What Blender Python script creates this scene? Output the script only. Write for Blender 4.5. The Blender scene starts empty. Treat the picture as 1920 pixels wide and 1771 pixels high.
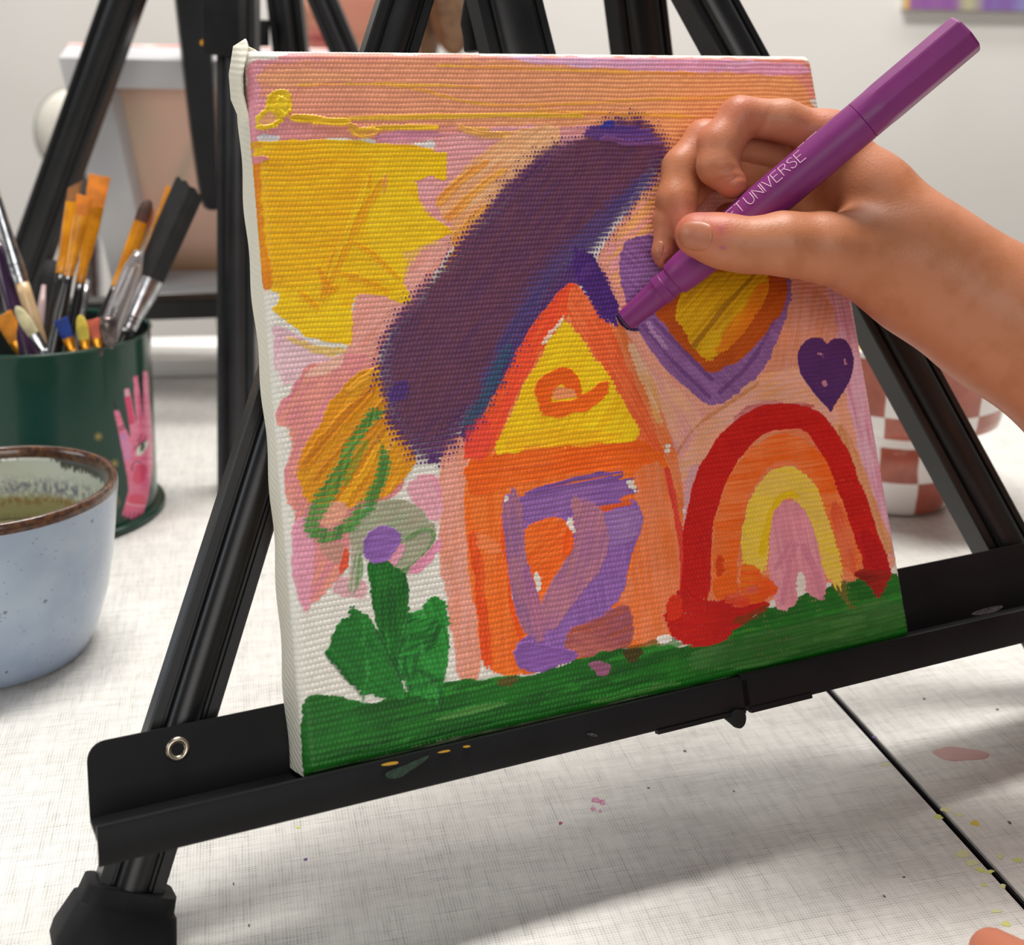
import bpy, bmesh, math, random
import numpy as np
from mathutils import Vector, Matrix
random.seed(7); RNG = np.random.default_rng(11)
S = bpy.context.scene; COL = S.collection
# ------------------------------------------------------------------ camera frame (photo 1920x1771)
FPX, PPX, PPY = 2400.0, 1060.0, 350.0
M = np.array([[0.99983125, 0.01837021, 0.0], [0.00222038, -0.12084825, 0.99266851], [0.01823552, -0.992501, -0.12086864]])
C0 = np.array([0.0, 0.0, 0.243])
def at(px, py, depth):
    return C0 + M @ (np.array([(px-PPX)/FPX, (py-PPY)/FPX, 1.0]) * depth)
def on_table(px, py, z=0.0):
    d = M @ np.array([(px-PPX)/FPX, (py-PPY)/FPX, 1.0]); return C0 + d*((z-C0[2])/d[2])
def to_px(P):
    v = (np.asarray(P)-C0) @ M; return PPX+FPX*v[..., 0]/v[..., 2], PPY+FPX*v[..., 1]/v[..., 2]
# canvas frame: origin bottom-left front corner, a right, b up, c towards the viewer
KO = np.array([-0.06481364, 0.31273247, 0.04813792])
KA = np.array([0.90480173, 0.42583309, 0.0]); KB = np.array([-0.1456435, 0.30946042, 0.93969262]); KC = np.array([0.40015222, -0.85023551, 0.34202014])
def kv(a, b, c=0.0): return KO + KA*a + KB*b + KC*c
def on_canvas(px, py, c=0.0):
    d = M @ np.array([(px-PPX)/FPX, (py-PPY)/FPX, 1.0]); P0 = KO+KC*c; return C0 + d*(((P0-C0) @ KC)/(d @ KC))

# ------------------------------------------------------------------ materials
def lin(c):
    c = np.asarray(c, float)/255.0
    return np.where(c <= 0.04045, c/12.92, ((c+0.055)/1.055)**2.4)
def mat(name, rgb, rough=0.5, metal=0.0, spec=0.5, coat=0.0, trans=0.0, sss=0.0):
    m = bpy.data.materials.new(name); m.use_nodes = True
    b = m.node_tree.nodes['Principled BSDF']
    b.inputs['Base Color'].default_value = (*lin(rgb), 1); b.inputs['Roughness'].default_value = rough
    b.inputs['Metallic'].default_value = metal; b.inputs['Specular IOR Level'].default_value = spec
    b.inputs['Coat Weight'].default_value = coat; b.inputs['Transmission Weight'].default_value = trans
    if sss:
        b.inputs['Subsurface Weight'].default_value = sss; b.inputs['Subsurface Radius'].default_value = (1, .35, .2); b.inputs['Subsurface Scale'].default_value = 0.004
    return m
class NT:
    def __init__(s, m): s.t = m.node_tree; s.b = s.t.nodes['Principled BSDF']
    def n(s, typ, **k):
        x = s.t.nodes.new(typ)
        for a, v in k.items(): setattr(x, a, v)
        return x
    def l(s, a, b): s.t.links.new(a, b)
    def math(s, op, a, b=None, c=None, clamp=False):
        x = s.n('ShaderNodeMath', operation=op, use_clamp=clamp)
        for i, v in enumerate((a, b, c)):
            if v is None: continue
            if isinstance(v, (int, float)): x.inputs[i].default_value = v
            else: s.l(v, x.inputs[i])
        return x.outputs[0]
    def mix(s, f, a, b):
        x = s.n('ShaderNodeMix', data_type='RGBA')
        for i, v in ((0, f), (6, a), (7, b)):
            if isinstance(v, (int, float)): x.inputs[i].default_value = v
            elif isinstance(v, (tuple, list, np.ndarray)): x.inputs[i].default_value = (*v, 1)
            else: s.l(v, x.inputs[i])
        return x.outputs[2]
    def noise(s, vec, scale, detail=2.0, dims='3D'):
        x = s.n('ShaderNodeTexNoise', noise_dimensions=dims); x.inputs['Scale'].default_value = scale; x.inputs['Detail'].default_value = detail
        if vec is not None: s.l(vec, x.inputs['Vector'])
        return x.outputs[0]
    def obj(s): return s.n('ShaderNodeTexCoord').outputs['Object']
    def ramp(s, f, a, b): 
        x = s.n('ShaderNodeMapRange'); x.inputs[1].default_value = a; x.inputs[2].default_value = b; s.l(f, x.inputs[0]); return x.outputs[0]
    def bump(s, h, strength=0.3, dist=0.001):
        x = s.n('ShaderNodeBump'); x.inputs['Strength'].default_value = strength; x.inputs['Distance'].default_value = dist
        s.l(h, x.inputs['Height']); s.l(x.outputs[0], s.b.inputs['Normal'])
    def color(s, o): s.l(o, s.b.inputs['Base Color'])
def vcol_mat(name, rough=0.5, spec=0.4, bump=None, sss=0, coat=0):
    m = mat(name, (200, 200, 200), rough, spec=spec, sss=sss, coat=coat); t = NT(m)
    a = t.n('ShaderNodeAttribute', attribute_name='Col'); t.color(a.outputs['Color'])
    if bump: t.bump(t.noise(t.obj(), bump[0], 3), bump[1], bump[2])
    return m
def noisy(name, c1, c2, scale, rough, lo=.4, hi=.6, bump=None, **k):
    m = mat(name, c1, rough, **k); t = NT(m)
    t.color(t.mix(t.ramp(t.noise(t.obj(), scale, 4), lo, hi), lin(c1), lin(c2)))
    if bump: t.bump(t.noise(t.obj(), bump[0], 2), bump[1], bump[2])
    return m
MAT = {}
MAT['black'] = noisy('black_anodised_metal', (20, 20, 22), (26, 26, 28), 60, .36, spec=.4)
MAT['blacktray'] = noisy('black_painted_steel', (15, 15, 17), (19, 19, 21), 40, .5, spec=.22, bump=(2500, .08, .0002))
MAT['rubber'] = noisy('black_rubber', (26, 26, 28), (32, 32, 34), 90, .75, spec=.25, bump=(1500, .15, .0003))
MAT['steel'] = mat('brushed_steel', (190, 178, 160), .3, metal=1)
MAT['silver'] = noisy('silver_ferrule_metal', (205, 208, 212), (170, 172, 178), 200, .25, metal=1)
MAT['brass'] = noisy('gold_ferrule_metal', (235, 170, 55), (205, 135, 30), 120, .3, metal=.75)
MAT['amber'] = noisy('amber_ferrule_plastic', (226, 150, 22), (190, 118, 10), 90, .25, coat=.5)
MAT['wrap'] = mat('primed_cotton_wrap', (232, 228, 212), .85, spec=.2)
t = NT(MAT['wrap'])
wv = t.n('ShaderNodeTexWave', wave_type='BANDS', bands_direction='Z'); wv.inputs['Scale'].default_value = 170; wv.inputs['Distortion'].default_value = 1.2; wv.inputs['Detail Scale'].default_value = 3
t.l(t.obj(), wv.inputs['Vector']); t.bump(wv.outputs[0], .35, .0004)
MAT['pencil'] = None

# ------------------------------------------------------------------ mesh helpers
def tag(o, label=None, cat=None, group=None, kind=None):
    for k, v in (('label', label), ('category', cat), ('group', group), ('kind', kind)):
        if v: o[k] = v
    return o
def empty(name, loc, label=None, cat=None, group=None):
    o = bpy.data.objects.new(name, None); COL.objects.link(o); o.location = Vector(loc); o.empty_display_size = .01
    bpy.context.view_layer.update()
    return tag(o, label, cat, group)
def link(name, me, m=None, parent=None, smooth=True, label=None, cat=None, group=None, kind=None):
    o = bpy.data.objects.new(name, me); COL.objects.link(o)
    if m: me.materials.append(m)
    if smooth:
        me.polygons.foreach_set('use_smooth', np.ones(len(me.polygons), bool))
    if parent:
        o.parent = parent
        p = parent; off = Vector((0, 0, 0))
        while p: off += p.location; p = p.parent
        me.transform(Matrix.Translation(-off))
    return tag(o, label, cat, group, kind)
def home(o, P):
    """give a top-level single mesh an origin at its own place"""
    P = Vector(P); o.data.transform(Matrix.Translation(-P)); o.location = P; return o
def from_bm(name, bm, m=None, parent=None, smooth=True, auto=None, **k):
    me = bpy.data.meshes.new(name); bmesh.ops.recalc_face_normals(bm, faces=bm.faces); bm.to_mesh(me); bm.free()
    o = link(name, me, m, parent, smooth, **k)
    if smooth and auto is not None: sharp(me, auto)
    return o
def sharp(me, deg):
    bm = bmesh.new(); bm.from_mesh(me); c = math.cos(math.radians(deg))
    for e in bm.edges:
        if len(e.link_faces) == 2 and e.link_faces[0].normal.dot(e.link_faces[1].normal) < c: e.smooth = False
    bm.to_mesh(me); bm.free()
def frame(d, up):
    d = Vector(d).normalized(); x = d.cross(Vector(up)).normalized(); y = x.cross(d).normalized(); return x, y, d
def extrude_profile(prof, p0, p1, xax, yax, taper=1.0, bm=None, twist=0):
    bm = bm or bmesh.new(); rings = []
    for P, s in ((Vector(p0), 1.0), (Vector(p1), taper)):
        rings.append([bm.verts.new(P + Vector(xax)*(x*s) + Vector(yax)*(y*s)) for x, y in prof])
    n = len(prof)
    for i in range(n): bm.faces.new((rings[0][i], rings[0][(i+1) % n], rings[1][(i+1) % n], rings[1][i]))
    bm.faces.new(rings[0][::-1]); bm.faces.new(rings[1]); return bm
def rrect(w, h, r, n=4):
    out = []
    for cx, cy, a0 in ((w/2-r, h/2-r, 0), (-w/2+r, h/2-r, 90), (-w/2+r, -h/2+r, 180), (w/2-r, -h/2+r, 270)):
        for i in range(n+1):
            a = math.radians(a0+90*i/n); out.append((cx+r*math.cos(a), cy+r*math.sin(a)))
    return out
def tube(pts, radii, bm=None, seg=20, sx=1.0, sy=1.0, xref=None, caps=True):
    """loft of ellipses along pts; radii may be numbers or (rx, ry)"""
    bm = bm or bmesh.new(); rings = []
    pts = [Vector(p) for p in pts]
    for i, P in enumerate(pts):
        d = pts[min(i+1, len(pts)-1)] - pts[max(i-1, 0)]
        ref = Vector(xref) if xref is not None else (Vector((0, 0, 1)) if abs(d.normalized().z) < .95 else Vector((0, 1, 0)))
        x, y, _ = frame(d, ref)
        r = radii[i]; rx, ry = (r if isinstance(r, tuple) else (r, r))
        rings.append([bm.verts.new(P + x*(rx*math.cos(2*math.pi*k/seg)) + y*(ry*math.sin(2*math.pi*k/seg))) for k in range(seg)])
    for a, b in zip(rings, rings[1:]):
        for k in range(seg): bm.faces.new((a[k], a[(k+1) % seg], b[(k+1) % seg], b[k]))
    if caps: bm.faces.new(rings[0][::-1]); bm.faces.new(rings[-1])
    return bm
def lathe(prof, c, seg=96, bm=None, closed=False):
    bm = bm or bmesh.new(); rings = []
    for r, z in prof: rings.append([bm.verts.new((c[0]+r*math.cos(2*math.pi*k/seg), c[1]+r*math.sin(2*math.pi*k/seg), c[2]+z)) for k in range(seg)])
    for a, b in zip(rings, rings[1:]):
        for k in range(seg): bm.faces.new((a[k], a[(k+1) % seg], b[(k+1) % seg], b[k]))
    return bm
def box(bm, c, ax, ay, az):
    c, ax, ay, az = (Vector(v) for v in (c, ax, ay, az)); v = [bm.verts.new(c+ax*i+ay*j+az*k) for i in (-.5, .5) for j in (-.5, .5) for k in (-.5, .5)]
    for f in ((0, 1, 3, 2), (4, 6, 7, 5), (0, 4, 5, 1), (2, 3, 7, 6), (0, 2, 6, 4), (1, 5, 7, 3)): bm.faces.new([v[i] for i in f])
    return bm
def bevel(bm, w, seg=2):
    bmesh.ops.bevel(bm, geom=list(bm.edges), offset=w, segments=seg, affect='EDGES', profile=.5); return bm
def np_mesh(name, V, F, cols=None):
    me = bpy.data.meshes.new(name); V = np.asarray(V, np.float32); F = np.asarray(F, np.int32)
    me.vertices.add(len(V)); me.vertices.foreach_set('co', V.ravel())
    k = F.shape[1]; me.loops.add(F.size); me.loops.foreach_set('vertex_index', F.ravel())
    me.polygons.add(len(F)); me.polygons.foreach_set('loop_start', np.arange(0, F.size, k, dtype=np.int32))
    me.update(calc_edges=True)
    if cols is not None:
        a = me.color_attributes.new('Col', 'FLOAT_COLOR', 'POINT'); c = np.ones((len(V), 4), np.float32); c[:, :3] = cols; a.data.foreach_set('color', c.ravel())
    return me
def grid_faces(nr, nc, wrap=False):
    i, j = np.meshgrid(np.arange(nr-1), np.arange(nc if wrap else nc-1), indexing='ij'); j2 = (j+1) % nc
    return np.stack([i*nc+j, i*nc+j2, (i+1)*nc+j2, (i+1)*nc+j], -1).reshape(-1, 4)

# ------------------------------------------------------------------ noise on numpy arrays
def vnoise(x, y, seed=0):
    r = np.random.default_rng(seed); T = r.random((256, 256)).astype(np.float32)
    xi = np.floor(x).astype(int); yi = np.floor(y).astype(int); fx = x-xi; fy = y-yi
    fx = fx*fx*(3-2*fx); fy = fy*fy*(3-2*fy); xi &= 255; yi &= 255; x1 = (xi+1) & 255; y1 = (yi+1) & 255
    return (T[xi, yi]*(1-fx)+T[x1, yi]*fx)*(1-fy)+(T[xi, y1]*(1-fx)+T[x1, y1]*fx)*fy
def fbm(x, y, seed=0, o=3):
    s = 0; a = .5; tot = 0
    for k in range(o): s = s+a*vnoise(x*2**k+17*k, y*2**k+31*k, seed+k); tot += a; a *= .5
    return s/tot
def sstep(a, b, x): t_ = np.clip((x-a)/(b-a), 0, 1); return t_*t_*(3-2*t_)
def boxblur(A, r):
    r = int(round(r))
    if r < 1: return A
    for ax in (0, 1):
        for _ in range(2):
            P = np.pad(A, [(r+1, r) if k == ax else (0, 0) for k in (0, 1)], mode='edge'); c = np.cumsum(P, axis=ax, dtype=np.float64)
            n = A.shape[ax]
            A = ((np.take(c, range(2*r+1, 2*r+1+n), ax)-np.take(c, range(0, n), ax))/(2*r+1)).astype(np.float32)
    return A
def inpoly(X, Y, P):
    ins = np.zeros(X.shape, bool); n = len(P)
    for i in range(n):
        x0, y0 = P[i]; x1, y1 = P[(i+1) % n]
        if y0 == y1: continue
        c = (Y > y0) != (Y > y1)
        if c.any(): ins ^= c & (X < (x1-x0)*(Y-y0)/(y1-y0)+x0)
    return ins
def chaikin(P, it=1, closed=True):
    P = np.asarray(P, float)
    for _ in range(it):
        if closed: Q = np.roll(P, -1, 0)
        else: Q = P[1:]; 
        A = P if closed else P[:-1]
        R = np.empty((2*len(A), 2)); R[0::2] = .75*A+.25*Q; R[1::2] = .25*A+.75*Q
        P = R if closed else np.vstack([P[:1], R, P[-1:]])
    return P
class Paint:
    """lays brush strokes, given in coordinates X,Y of a surface grid, into a colour and a relief map"""
    def __init__(s, X, Y, base, weave):
        s.X = X; s.Y = Y; s.C = np.empty(X.shape+(3,), np.float32); s.C[:] = lin(base); s.H = np.zeros(X.shape, np.float32); s.W = weave; s.seed = 100
        s.cover = np.zeros(X.shape, np.float32)
    def _sub(s, x0, y0, x1, y1, pad):
        m = (s.X > x0-pad) & (s.X < x1+pad) & (s.Y > y0-pad) & (s.Y < y1+pad)
        r = np.where(m.any(1))[0]; c = np.where(m.any(0))[0]
        if not len(r) or not len(c): return None
        return slice(r[0], r[-1]+1), slice(c[0], c[-1]+1)
    def _lay(s, sl, cov, col, col2, grad, ang, streak, dry, op, thick, mixn, colr):
        X, Y = s.X[sl], s.Y[sl]; s.seed += 13; W = s.W[sl]
        ca, sa = math.cos(math.radians(ang)), math.sin(math.radians(ang)); u = X*ca+Y*sa; v = -X*sa+Y*ca
        st = .6*fbm(u/90, v/5, s.seed, 2)+.4*vnoise(u/45, v/2.2, s.seed+3)
        if dry > 0:
            k = np.clip(dry*(.1+2.2*sstep(.3, .75, fbm(X/48, Y/48, s.seed+11, 2))), 0, max(1.1, dry)) if dry < .42 else dry*(.85+.3*fbm(X/30, Y/30, s.seed+11, 2)); th = (.68*(1-W)+.32*st)*np.minimum(1, .35+k); a = sstep(-.10, .10, cov*(1.3-.5*k)-th-.02)
        else: a = sstep(.2, .8, cov)
        a = a*op
        c1 = lin(col)
        if col2 is not None:
            c2 = lin(col2)
            if grad is not None:
                (gx0, gy0), (gx1, gy1) = grad; dx, dy = gx1-gx0, gy1-gy0; g = np.clip(((X-gx0)*dx+(Y-gy0)*dy)/(dx*dx+dy*dy), 0, 1)
                g = np.clip(g+(st-.5)*.5, 0, 1)
            else: g = sstep(.35, .65, mixn*st+(1-mixn)*fbm(X/60, Y/60, s.seed+5))
            c = c1*(1-g[..., None])+c2*g[..., None]
        else: c = np.broadcast_to(c1, X.shape+(3,))
        c = c*(1+.6*streak*(st[..., None]-.5)*2)
        if colr: c = c*(1+colr*(fbm(X/35, Y/35, s.seed+9)[..., None]-.5)*2)
        s.C[sl] = s.C[sl]*(1-a[..., None])+np.clip(c, 0, 1)*a[..., None]
        rim = np.clip(cov*(1-cov)*4, 0, 1)
        s.H[sl] = s.H[sl]*(1-.4*a)+a*thick*(.35+.9*st)+rim*a*thick*.5
        s.cover[sl] = np.maximum(s.cover[sl], a*min(1, thick*4))
    def fill(s, P, col, col2=None, grad=None, soft=2, warp=4, wscale=22, ang=0, streak=.1, dry=0, op=1, thick=.08, rnd=1, mixn=.6, colr=.10, rag=4):
        P = chaikin(P, rnd); sl = s._sub(*P.min(0), *P.max(0), 3*soft+warp+4)
        if sl is None: return
        X, Y = s.X[sl], s.Y[sl]; s.seed += 7
        if warp:
            n1 = fbm(X/wscale, Y/wscale, s.seed)-.5; n2 = fbm(X/wscale+50, Y/wscale+9, s.seed+1)-.5
            X = X+n1*warp*2; Y = Y+n2*warp*2
        if rag:   # bristle ends: ragged along the brush direction, clean along its sides
            ca, sa = math.cos(math.radians(ang)), math.sin(math.radians(ang)); v = -X*sa+Y*ca; u = X*ca+Y*sa
            r_ = (vnoise(v/2.6, u/70, s.seed+2)-.5)*rag*1.6+(vnoise(v/9, u/90, s.seed+4)-.5)*rag*1.6; X = X+r_*ca; Y = Y+r_*sa
        cov = boxblur(inpoly(X, Y, P).astype(np.float32), max(1, soft*.5))
        s._lay(sl, cov, col, col2, grad, ang, streak, dry, op, thick, mixn, colr)
    def stroke(s, path, w, col, col2=None, grad=None, soft=3, warp=4, wscale=25, ang=None, streak=.12, dry=0, op=1, thick=.1, mixn=.6, colr=.06, it=2):
        P = chaikin(path, it, closed=False); ws = np.interp(np.linspace(0, 1, len(P)), np.linspace(0, 1, len(w)) if np.ndim(w) else [0, 1], w if np.ndim(w) else [w, w])
        sl = s._sub(*P.min(0), *P.max(0), max(ws)/2+warp+soft+3)
        if sl is None: return
        X, Y = s.X[sl], s.Y[sl]; s.seed += 7
        if warp:
            X2 = X+(fbm(X/wscale, Y/wscale, s.seed)-.5)*warp*2; Y = Y+(fbm(X/wscale+50, Y/wscale, s.seed+1)-.5)*warp*2; X = X2
        D = np.full(X.shape, -1e9, np.float32); AR = np.zeros(X.shape, np.float32); VC = np.zeros(X.shape, np.float32); cum = 0.; LT = sum(math.hypot(*(P[i+1]-P[i])) for i in range(len(P)-1))
        for i in range(len(P)-1):
            (x0, y0), (x1, y1) = P[i], P[i+1]; dx, dy = x1-x0, y1-y0; L = dx*dx+dy*dy+1e-9
            tt = np.clip(((X-x0)*dx+(Y-y0)*dy)/L, 0, 1)
            l_ = math.sqrt(L); d_ = (ws[i]*(1-tt)+ws[i+1]*tt)/2-np.hypot(X-x0-dx*tt, Y-y0-dy*tt); up_ = d_ > D
            D = np.where(up_, d_, D); AR = np.where(up_, cum+((X-x0)*dx+(Y-y0)*dy)/l_, AR); VC = np.where(up_, ((Y-y0)*dx-(X-x0)*dy)/l_, VC); cum += l_
        if max(ws) > 9:
            wm_ = max(ws); e_ = np.minimum(AR, LT-AR)   # distance from the nearer end; the brush leaves frayed ends
            D = D-np.clip(1-e_/(wm_*.55), 0, 1.6)*wm_*.5*(.05+vnoise(VC/2.4, VC*0+s.seed*.37, s.seed+6))
        if ang is None: ang = math.degrees(math.atan2(P[-1][1]-P[0][1], P[-1][0]-P[0][0]))
        s._lay(sl, sstep(-soft, soft, D), col, col2, grad, ang, streak, dry, op, thick, mixn, colr)
def crop(x0, y0, sc):
    return lambda *p: [(x0+a/sc, y0+b/sc) for a, b in p]
c3, c4, c5, c6 = crop(400, 60, 2.743), crop(480, 640, 2.683), crop(1100, 0, 2.3415), crop(1100, 560, 2.3415)
# ------------------------------------------------------------------ the painted canvas
KW = 0.200; KT = 0.018; KR = 0.0028
def build_canvas():
    N = 960; lo, hi = -KR*math.pi/2, KW+KR*math.pi/2
    s_ = np.linspace(lo, hi, N, dtype=np.float64)
    def prof(s):   # arc length -> position, drop, outward tilt
        p = s.copy(); d = np.zeros_like(s); q = np.zeros_like(s)
        m = s < KR*(math.pi/2-0); th = np.clip((KR*math.pi/2-s)/KR/1.0, 0, math.pi)
        th = np.clip((0.0+KR*.0-s)/KR, 0, math.pi/2); p = np.where(s < 0, KR-KR*(0+np.sin(th)), p); 
        return p, d, q
    # edge rounding: flat for KR..KW-KR, quarter circles beyond
    flat0, flat1 = KR, KW-KR
    s_ = np.linspace(KR-KR*math.pi/2, KW-KR+KR*math.pi/2, N)
    thL = np.clip((flat0-s_)/KR, 0, math.pi/2); thR = np.clip((s_-flat1)/KR, 0, math.pi/2)
    pos = np.clip(s_, flat0, flat1)-KR*np.sin(thL)+KR*np.sin(thR); drop = KR*(1-np.cos(thL))+KR*(1-np.cos(thR)); tilt = -np.sin(thL)+np.sin(thR)
    A, B = np.meshgrid(pos, pos, indexing='ij'); SA, SB = np.meshgrid(s_, s_, indexing='ij')
    DA, DB = np.meshgrid(drop, drop, indexing='ij'); TA, TB = np.meshgrid(tilt, tilt, indexing='ij')
    D = np.minimum(DA+DB, KR*1.25)
    X, Y = to_px(KO+SA[..., None]*KA+SB[..., None]*KB)
    X = X.astype(np.float32); Y = Y.astype(np.float32)
    u = SA/0.00118; v = SB/0.00154+.40*(vnoise(SA*90, SB*60, 3)-.5); row = np.floor(v)
    W = (np.abs(np.sin(np.pi*v))**.8*(.74+.26*np.sin(2*np.pi*u+np.pi*row))*(.6+.8*vnoise(u*.9, v*.9, 5))).astype(np.float32)
    W = np.clip(W, 0, 1)
    p = Paint(X, Y, (234, 231, 221), W)
    
    def F(*a, **k): k.setdefault('dry', .34); k.setdefault('soft', 4); p.fill(*a, **k)
    def K(*a, **k): k.setdefault('dry', .28); k.setdefault('soft', 5); p.stroke(*a, **k)
    PINK, SALM, PEACH, PALE = (226, 150, 172), (236, 152, 132), (246, 168, 114), (236, 198, 206)
    # --- sky: pinks and peaches
    F([(466, 99), (800, 101), (1200, 107), (1500, 113), (1524, 118), (1530, 200), (1300, 260), (1100, 262), (860, 262), (700, 258), (560, 262), (500, 300), (462, 305), (455, 180)], (228, 152, 168), SALM, ((470, 110), (640, 120)), streak=.05, dry=.25, thick=.02)
    F([(500, 120), (700, 108), (1100, 120), (1400, 138), (1522, 150), (1530, 330), (1255, 300), (1050, 245), (860, 236), (560, 225), (500, 190), (490, 150)], (236, 156, 128), (248, 170, 112), ((560, 150), (1300, 180)), streak=.06, ang=2, thick=.03, soft=5, warp=8)
    F([(480, 140), (560, 128), (700, 140), (560, 165), (480, 155)], (243, 170, 120), soft=4, dry=.3, op=.7)
    F([(900, 106), (1200, 111), (1500, 118), (1520, 140), (1400, 135), (1200, 132), (1000, 118)], (238, 165, 196), (232, 180, 212), dry=.3, streak=.04, thick=.02)
    for pth, w in (([(700, 158), (760, 160), (860, 190), (960, 200), (1200, 188), (1400, 180)], 5), ([(560, 160), (720, 156), (900, 164)], 4), ([(620, 222), (860, 215), (1060, 212), (1280, 216)], 6), ([(820, 122), (960, 128), (1120, 134), (1300, 138)], 5), ([(1000, 206), (1180, 214), (1300, 220)], 4)):
        K(pth, w, (240, 180, 62), (246, 160, 80), dry=.3, warp=2, thick=.12, soft=2, op=.85)
    F([(690, 262), (760, 245), (860, 252), (950, 236), (1050, 238), (1110, 232), (1130, 260), (1060, 290), (960, 340), (900, 380), (860, 420), (840, 470), (820, 500), (760, 560), (700, 600), (660, 560), (700, 480), (740, 300)], (232, 152, 152), (238, 170, 172), streak=.07, thick=.03, ang=-10, dry=.25)
    F([(690, 255), (780, 243), (850, 250), (800, 262), (720, 264)], (222, 145, 168), thick=.1, streak=.1)
    F([(862, 240), (900, 238), (930, 252), (1010, 240), (960, 262), (900, 262)], (230, 150, 150), (240, 180, 90), thick=.12)
    F(c3((1000, 570), (1130, 558), (1150, 600), (1060, 592)), (232, 230, 226), thick=.01, dry=.3)
    F(c3((225, 545), (260, 520), (360, 540), (330, 575), (240, 575)), (228, 222, 224), thick=.01)
    F(c3((1250, 745), (1330, 660), (1480, 560), (1620, 500), (1760, 470), (1800, 600), (1600, 760), (1440, 930), (1290, 1080), (1225, 1100), (1215, 1040), (1240, 960), (1190, 965), (1150, 890), (1180, 820)), (244, 172, 118), (246, 190, 140), ang=-38, streak=.1, thick=.06, dry=.2)
    for a in ([(1150, 880), (1260, 760), (1420, 660)], [(1210, 960), (1330, 830), (1500, 700)], [(1230, 1090), (1300, 980), (1420, 880)]):
        K(c3(*a), [16, 12, 8], (240, 150, 70), (250, 178, 80), dry=.2, thick=.1)
    K(c3((1190, 1220), (1260, 1130), (1330, 1040)), [8, 16], (238, 160, 60), dry=.4)
    # right hand sky
    F([(1160, 420), (1255, 280), (1530, 260), (1545, 300), (1600, 560), (1640, 760), (1672, 960), (1690, 1070), (1560, 1090), (1450, 1000), (1270, 1010), (1250, 860), (1200, 740), (1130, 600), (1110, 500)], (240, 172, 138), (236, 160, 140), streak=.06, ang=75, thick=.03, dry=.15, soft=4)
    F([(1130, 470), (1180, 400), (1255, 300), (1260, 420), (1230, 480), (1180, 560), (1150, 520)], (246, 176, 110), (234, 160, 160), ang=-40, streak=.1, dry=.25, thick=.05)
    F([(1170, 640), (1230, 700), (1320, 770), (1310, 800), (1262, 880), (1245, 900), (1235, 830), (1200, 760), (1160, 660)], (232, 160, 160), (240, 178, 140), ang=60, dry=.3, streak=.08)
    F([(1540, 250), (1572, 380), (1618, 620), (1660, 860), (1690, 1030), (1660, 1050), (1600, 800), (1560, 600), (1530, 420)], (222, 150, 176), (232, 184, 202), ang=80, dry=.45, streak=.06, thick=.03)
    F([(1470, 520), (1560, 560), (1570, 640), (1480, 760), (1420, 760), (1450, 660)], (232, 150, 110), (230, 160, 140), ang=100, dry=.2, streak=.1)
    F([(1320, 790), (1420, 700), (1520, 690), (1560, 760), (1590, 830), (1560, 860), (1450, 770), (1340, 800), (1280, 900), (1250, 930)], (238, 178, 158), (236, 168, 120), ang=-20, streak=.1, thick=.07)
    F([(1565, 790), (1600, 830), (1650, 960), (1680, 1040), (1655, 1040), (1610, 930)], (222, 150, 90), (226, 160, 120), ang=75, dry=.2)
    F(c6((400, 950), (440, 780), (500, 700), (470, 860), (425, 1000)), (226, 168, 172), dry=.3)
    F(c6((395, 960), (430, 890), (425, 1000), (410, 1020)), (232, 228, 218), thick=.01)
    K([(1250, 930), (1262, 860), (1300, 800), (1345, 770), (1420, 720)], 3, (205, 130, 70), thick=.1, warp=1, op=.7)
    # pale pink and salmon at the left
    F(c3((300, 1480), (420, 1560), (600, 1650), (640, 1690), (420, 1771), (330, 1771), (310, 1600)), PALE, (232, 186, 200), dry=.3, thick=.02)
    F([(516, 640), (560, 650), (600, 660), (560, 700), (530, 730)], PALE, dry=.3, thick=.02)
    F(c3((820, 1310), (740, 1360), (700, 1530), (715, 1600), (640, 1700), (830, 1771), (860, 1600), (1000, 1450), (1090, 1320), (1180, 1150), (1210, 1070), (1060, 1100), (990, 1170), (975, 1260), (1010, 1380), (940, 1370)), (238, 158, 140), (240, 172, 160), ang=-50, streak=.07, thick=.05, dry=.15)
    F(c4((520, 40), (380, 90), (270, 110), (205, 190), (190, 250), (115, 320), (105, 420), (170, 430), (180, 560), (145, 650), (150, 740), (200, 880), (195, 1100), (245, 1395), (275, 1310), (330, 1290), (470, 1150), (480, 1000), (520, 850), (640, 820), (760, 720), (620, 500), (640, 200)), (240, 158, 138), (228, 140, 150), ang=-60, streak=.08, thick=.05)
    F(c4((195, 880), (290, 900), (280, 1200), (250, 1395), (200, 1230), (185, 1050)), (234, 160, 182), ang=85, streak=.06)
    F(c4((240, 160), (420, 70), (460, 90), (380, 150), (260, 190)), (246, 190, 170), ang=-20, dry=.3)
    F(c4((310, 1000), (450, 1000), (460, 1100), (380, 1110)), (205, 150, 135), dry=.4)
    F(c4((400, 1190), (520, 1180), (580, 1270), (460, 1300), (400, 1260)), (226, 176, 182), dry=.4, thick=.02)
    K(c4((455, 1050), (450, 1110), (430, 1160)), 12, (228, 90, 60), dry=.3)
    # --- sun
    SUN = c3((185, 660), (230, 575), (400, 556), (700, 560), (900, 580), (1100, 600), (1200, 625), (1190, 765), (1150, 750), (1110, 730), (1060, 765), (975, 742), (1040, 790), (1050, 870), (1100, 930), (1235, 1030), (1080, 1090), (980, 1140), (992, 1180), (970, 1250), (1012, 1392), (930, 1375), (850, 1350), (740, 1352), (720, 1420), (700, 1530), (700, 1600), (600, 1590), (480, 1560), (345, 1475), (320, 1430), (352, 1345), (300, 1325), (248, 1305), (232, 1180), (222, 1080), (212, 960), (200, 840), (182, 780))
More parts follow.
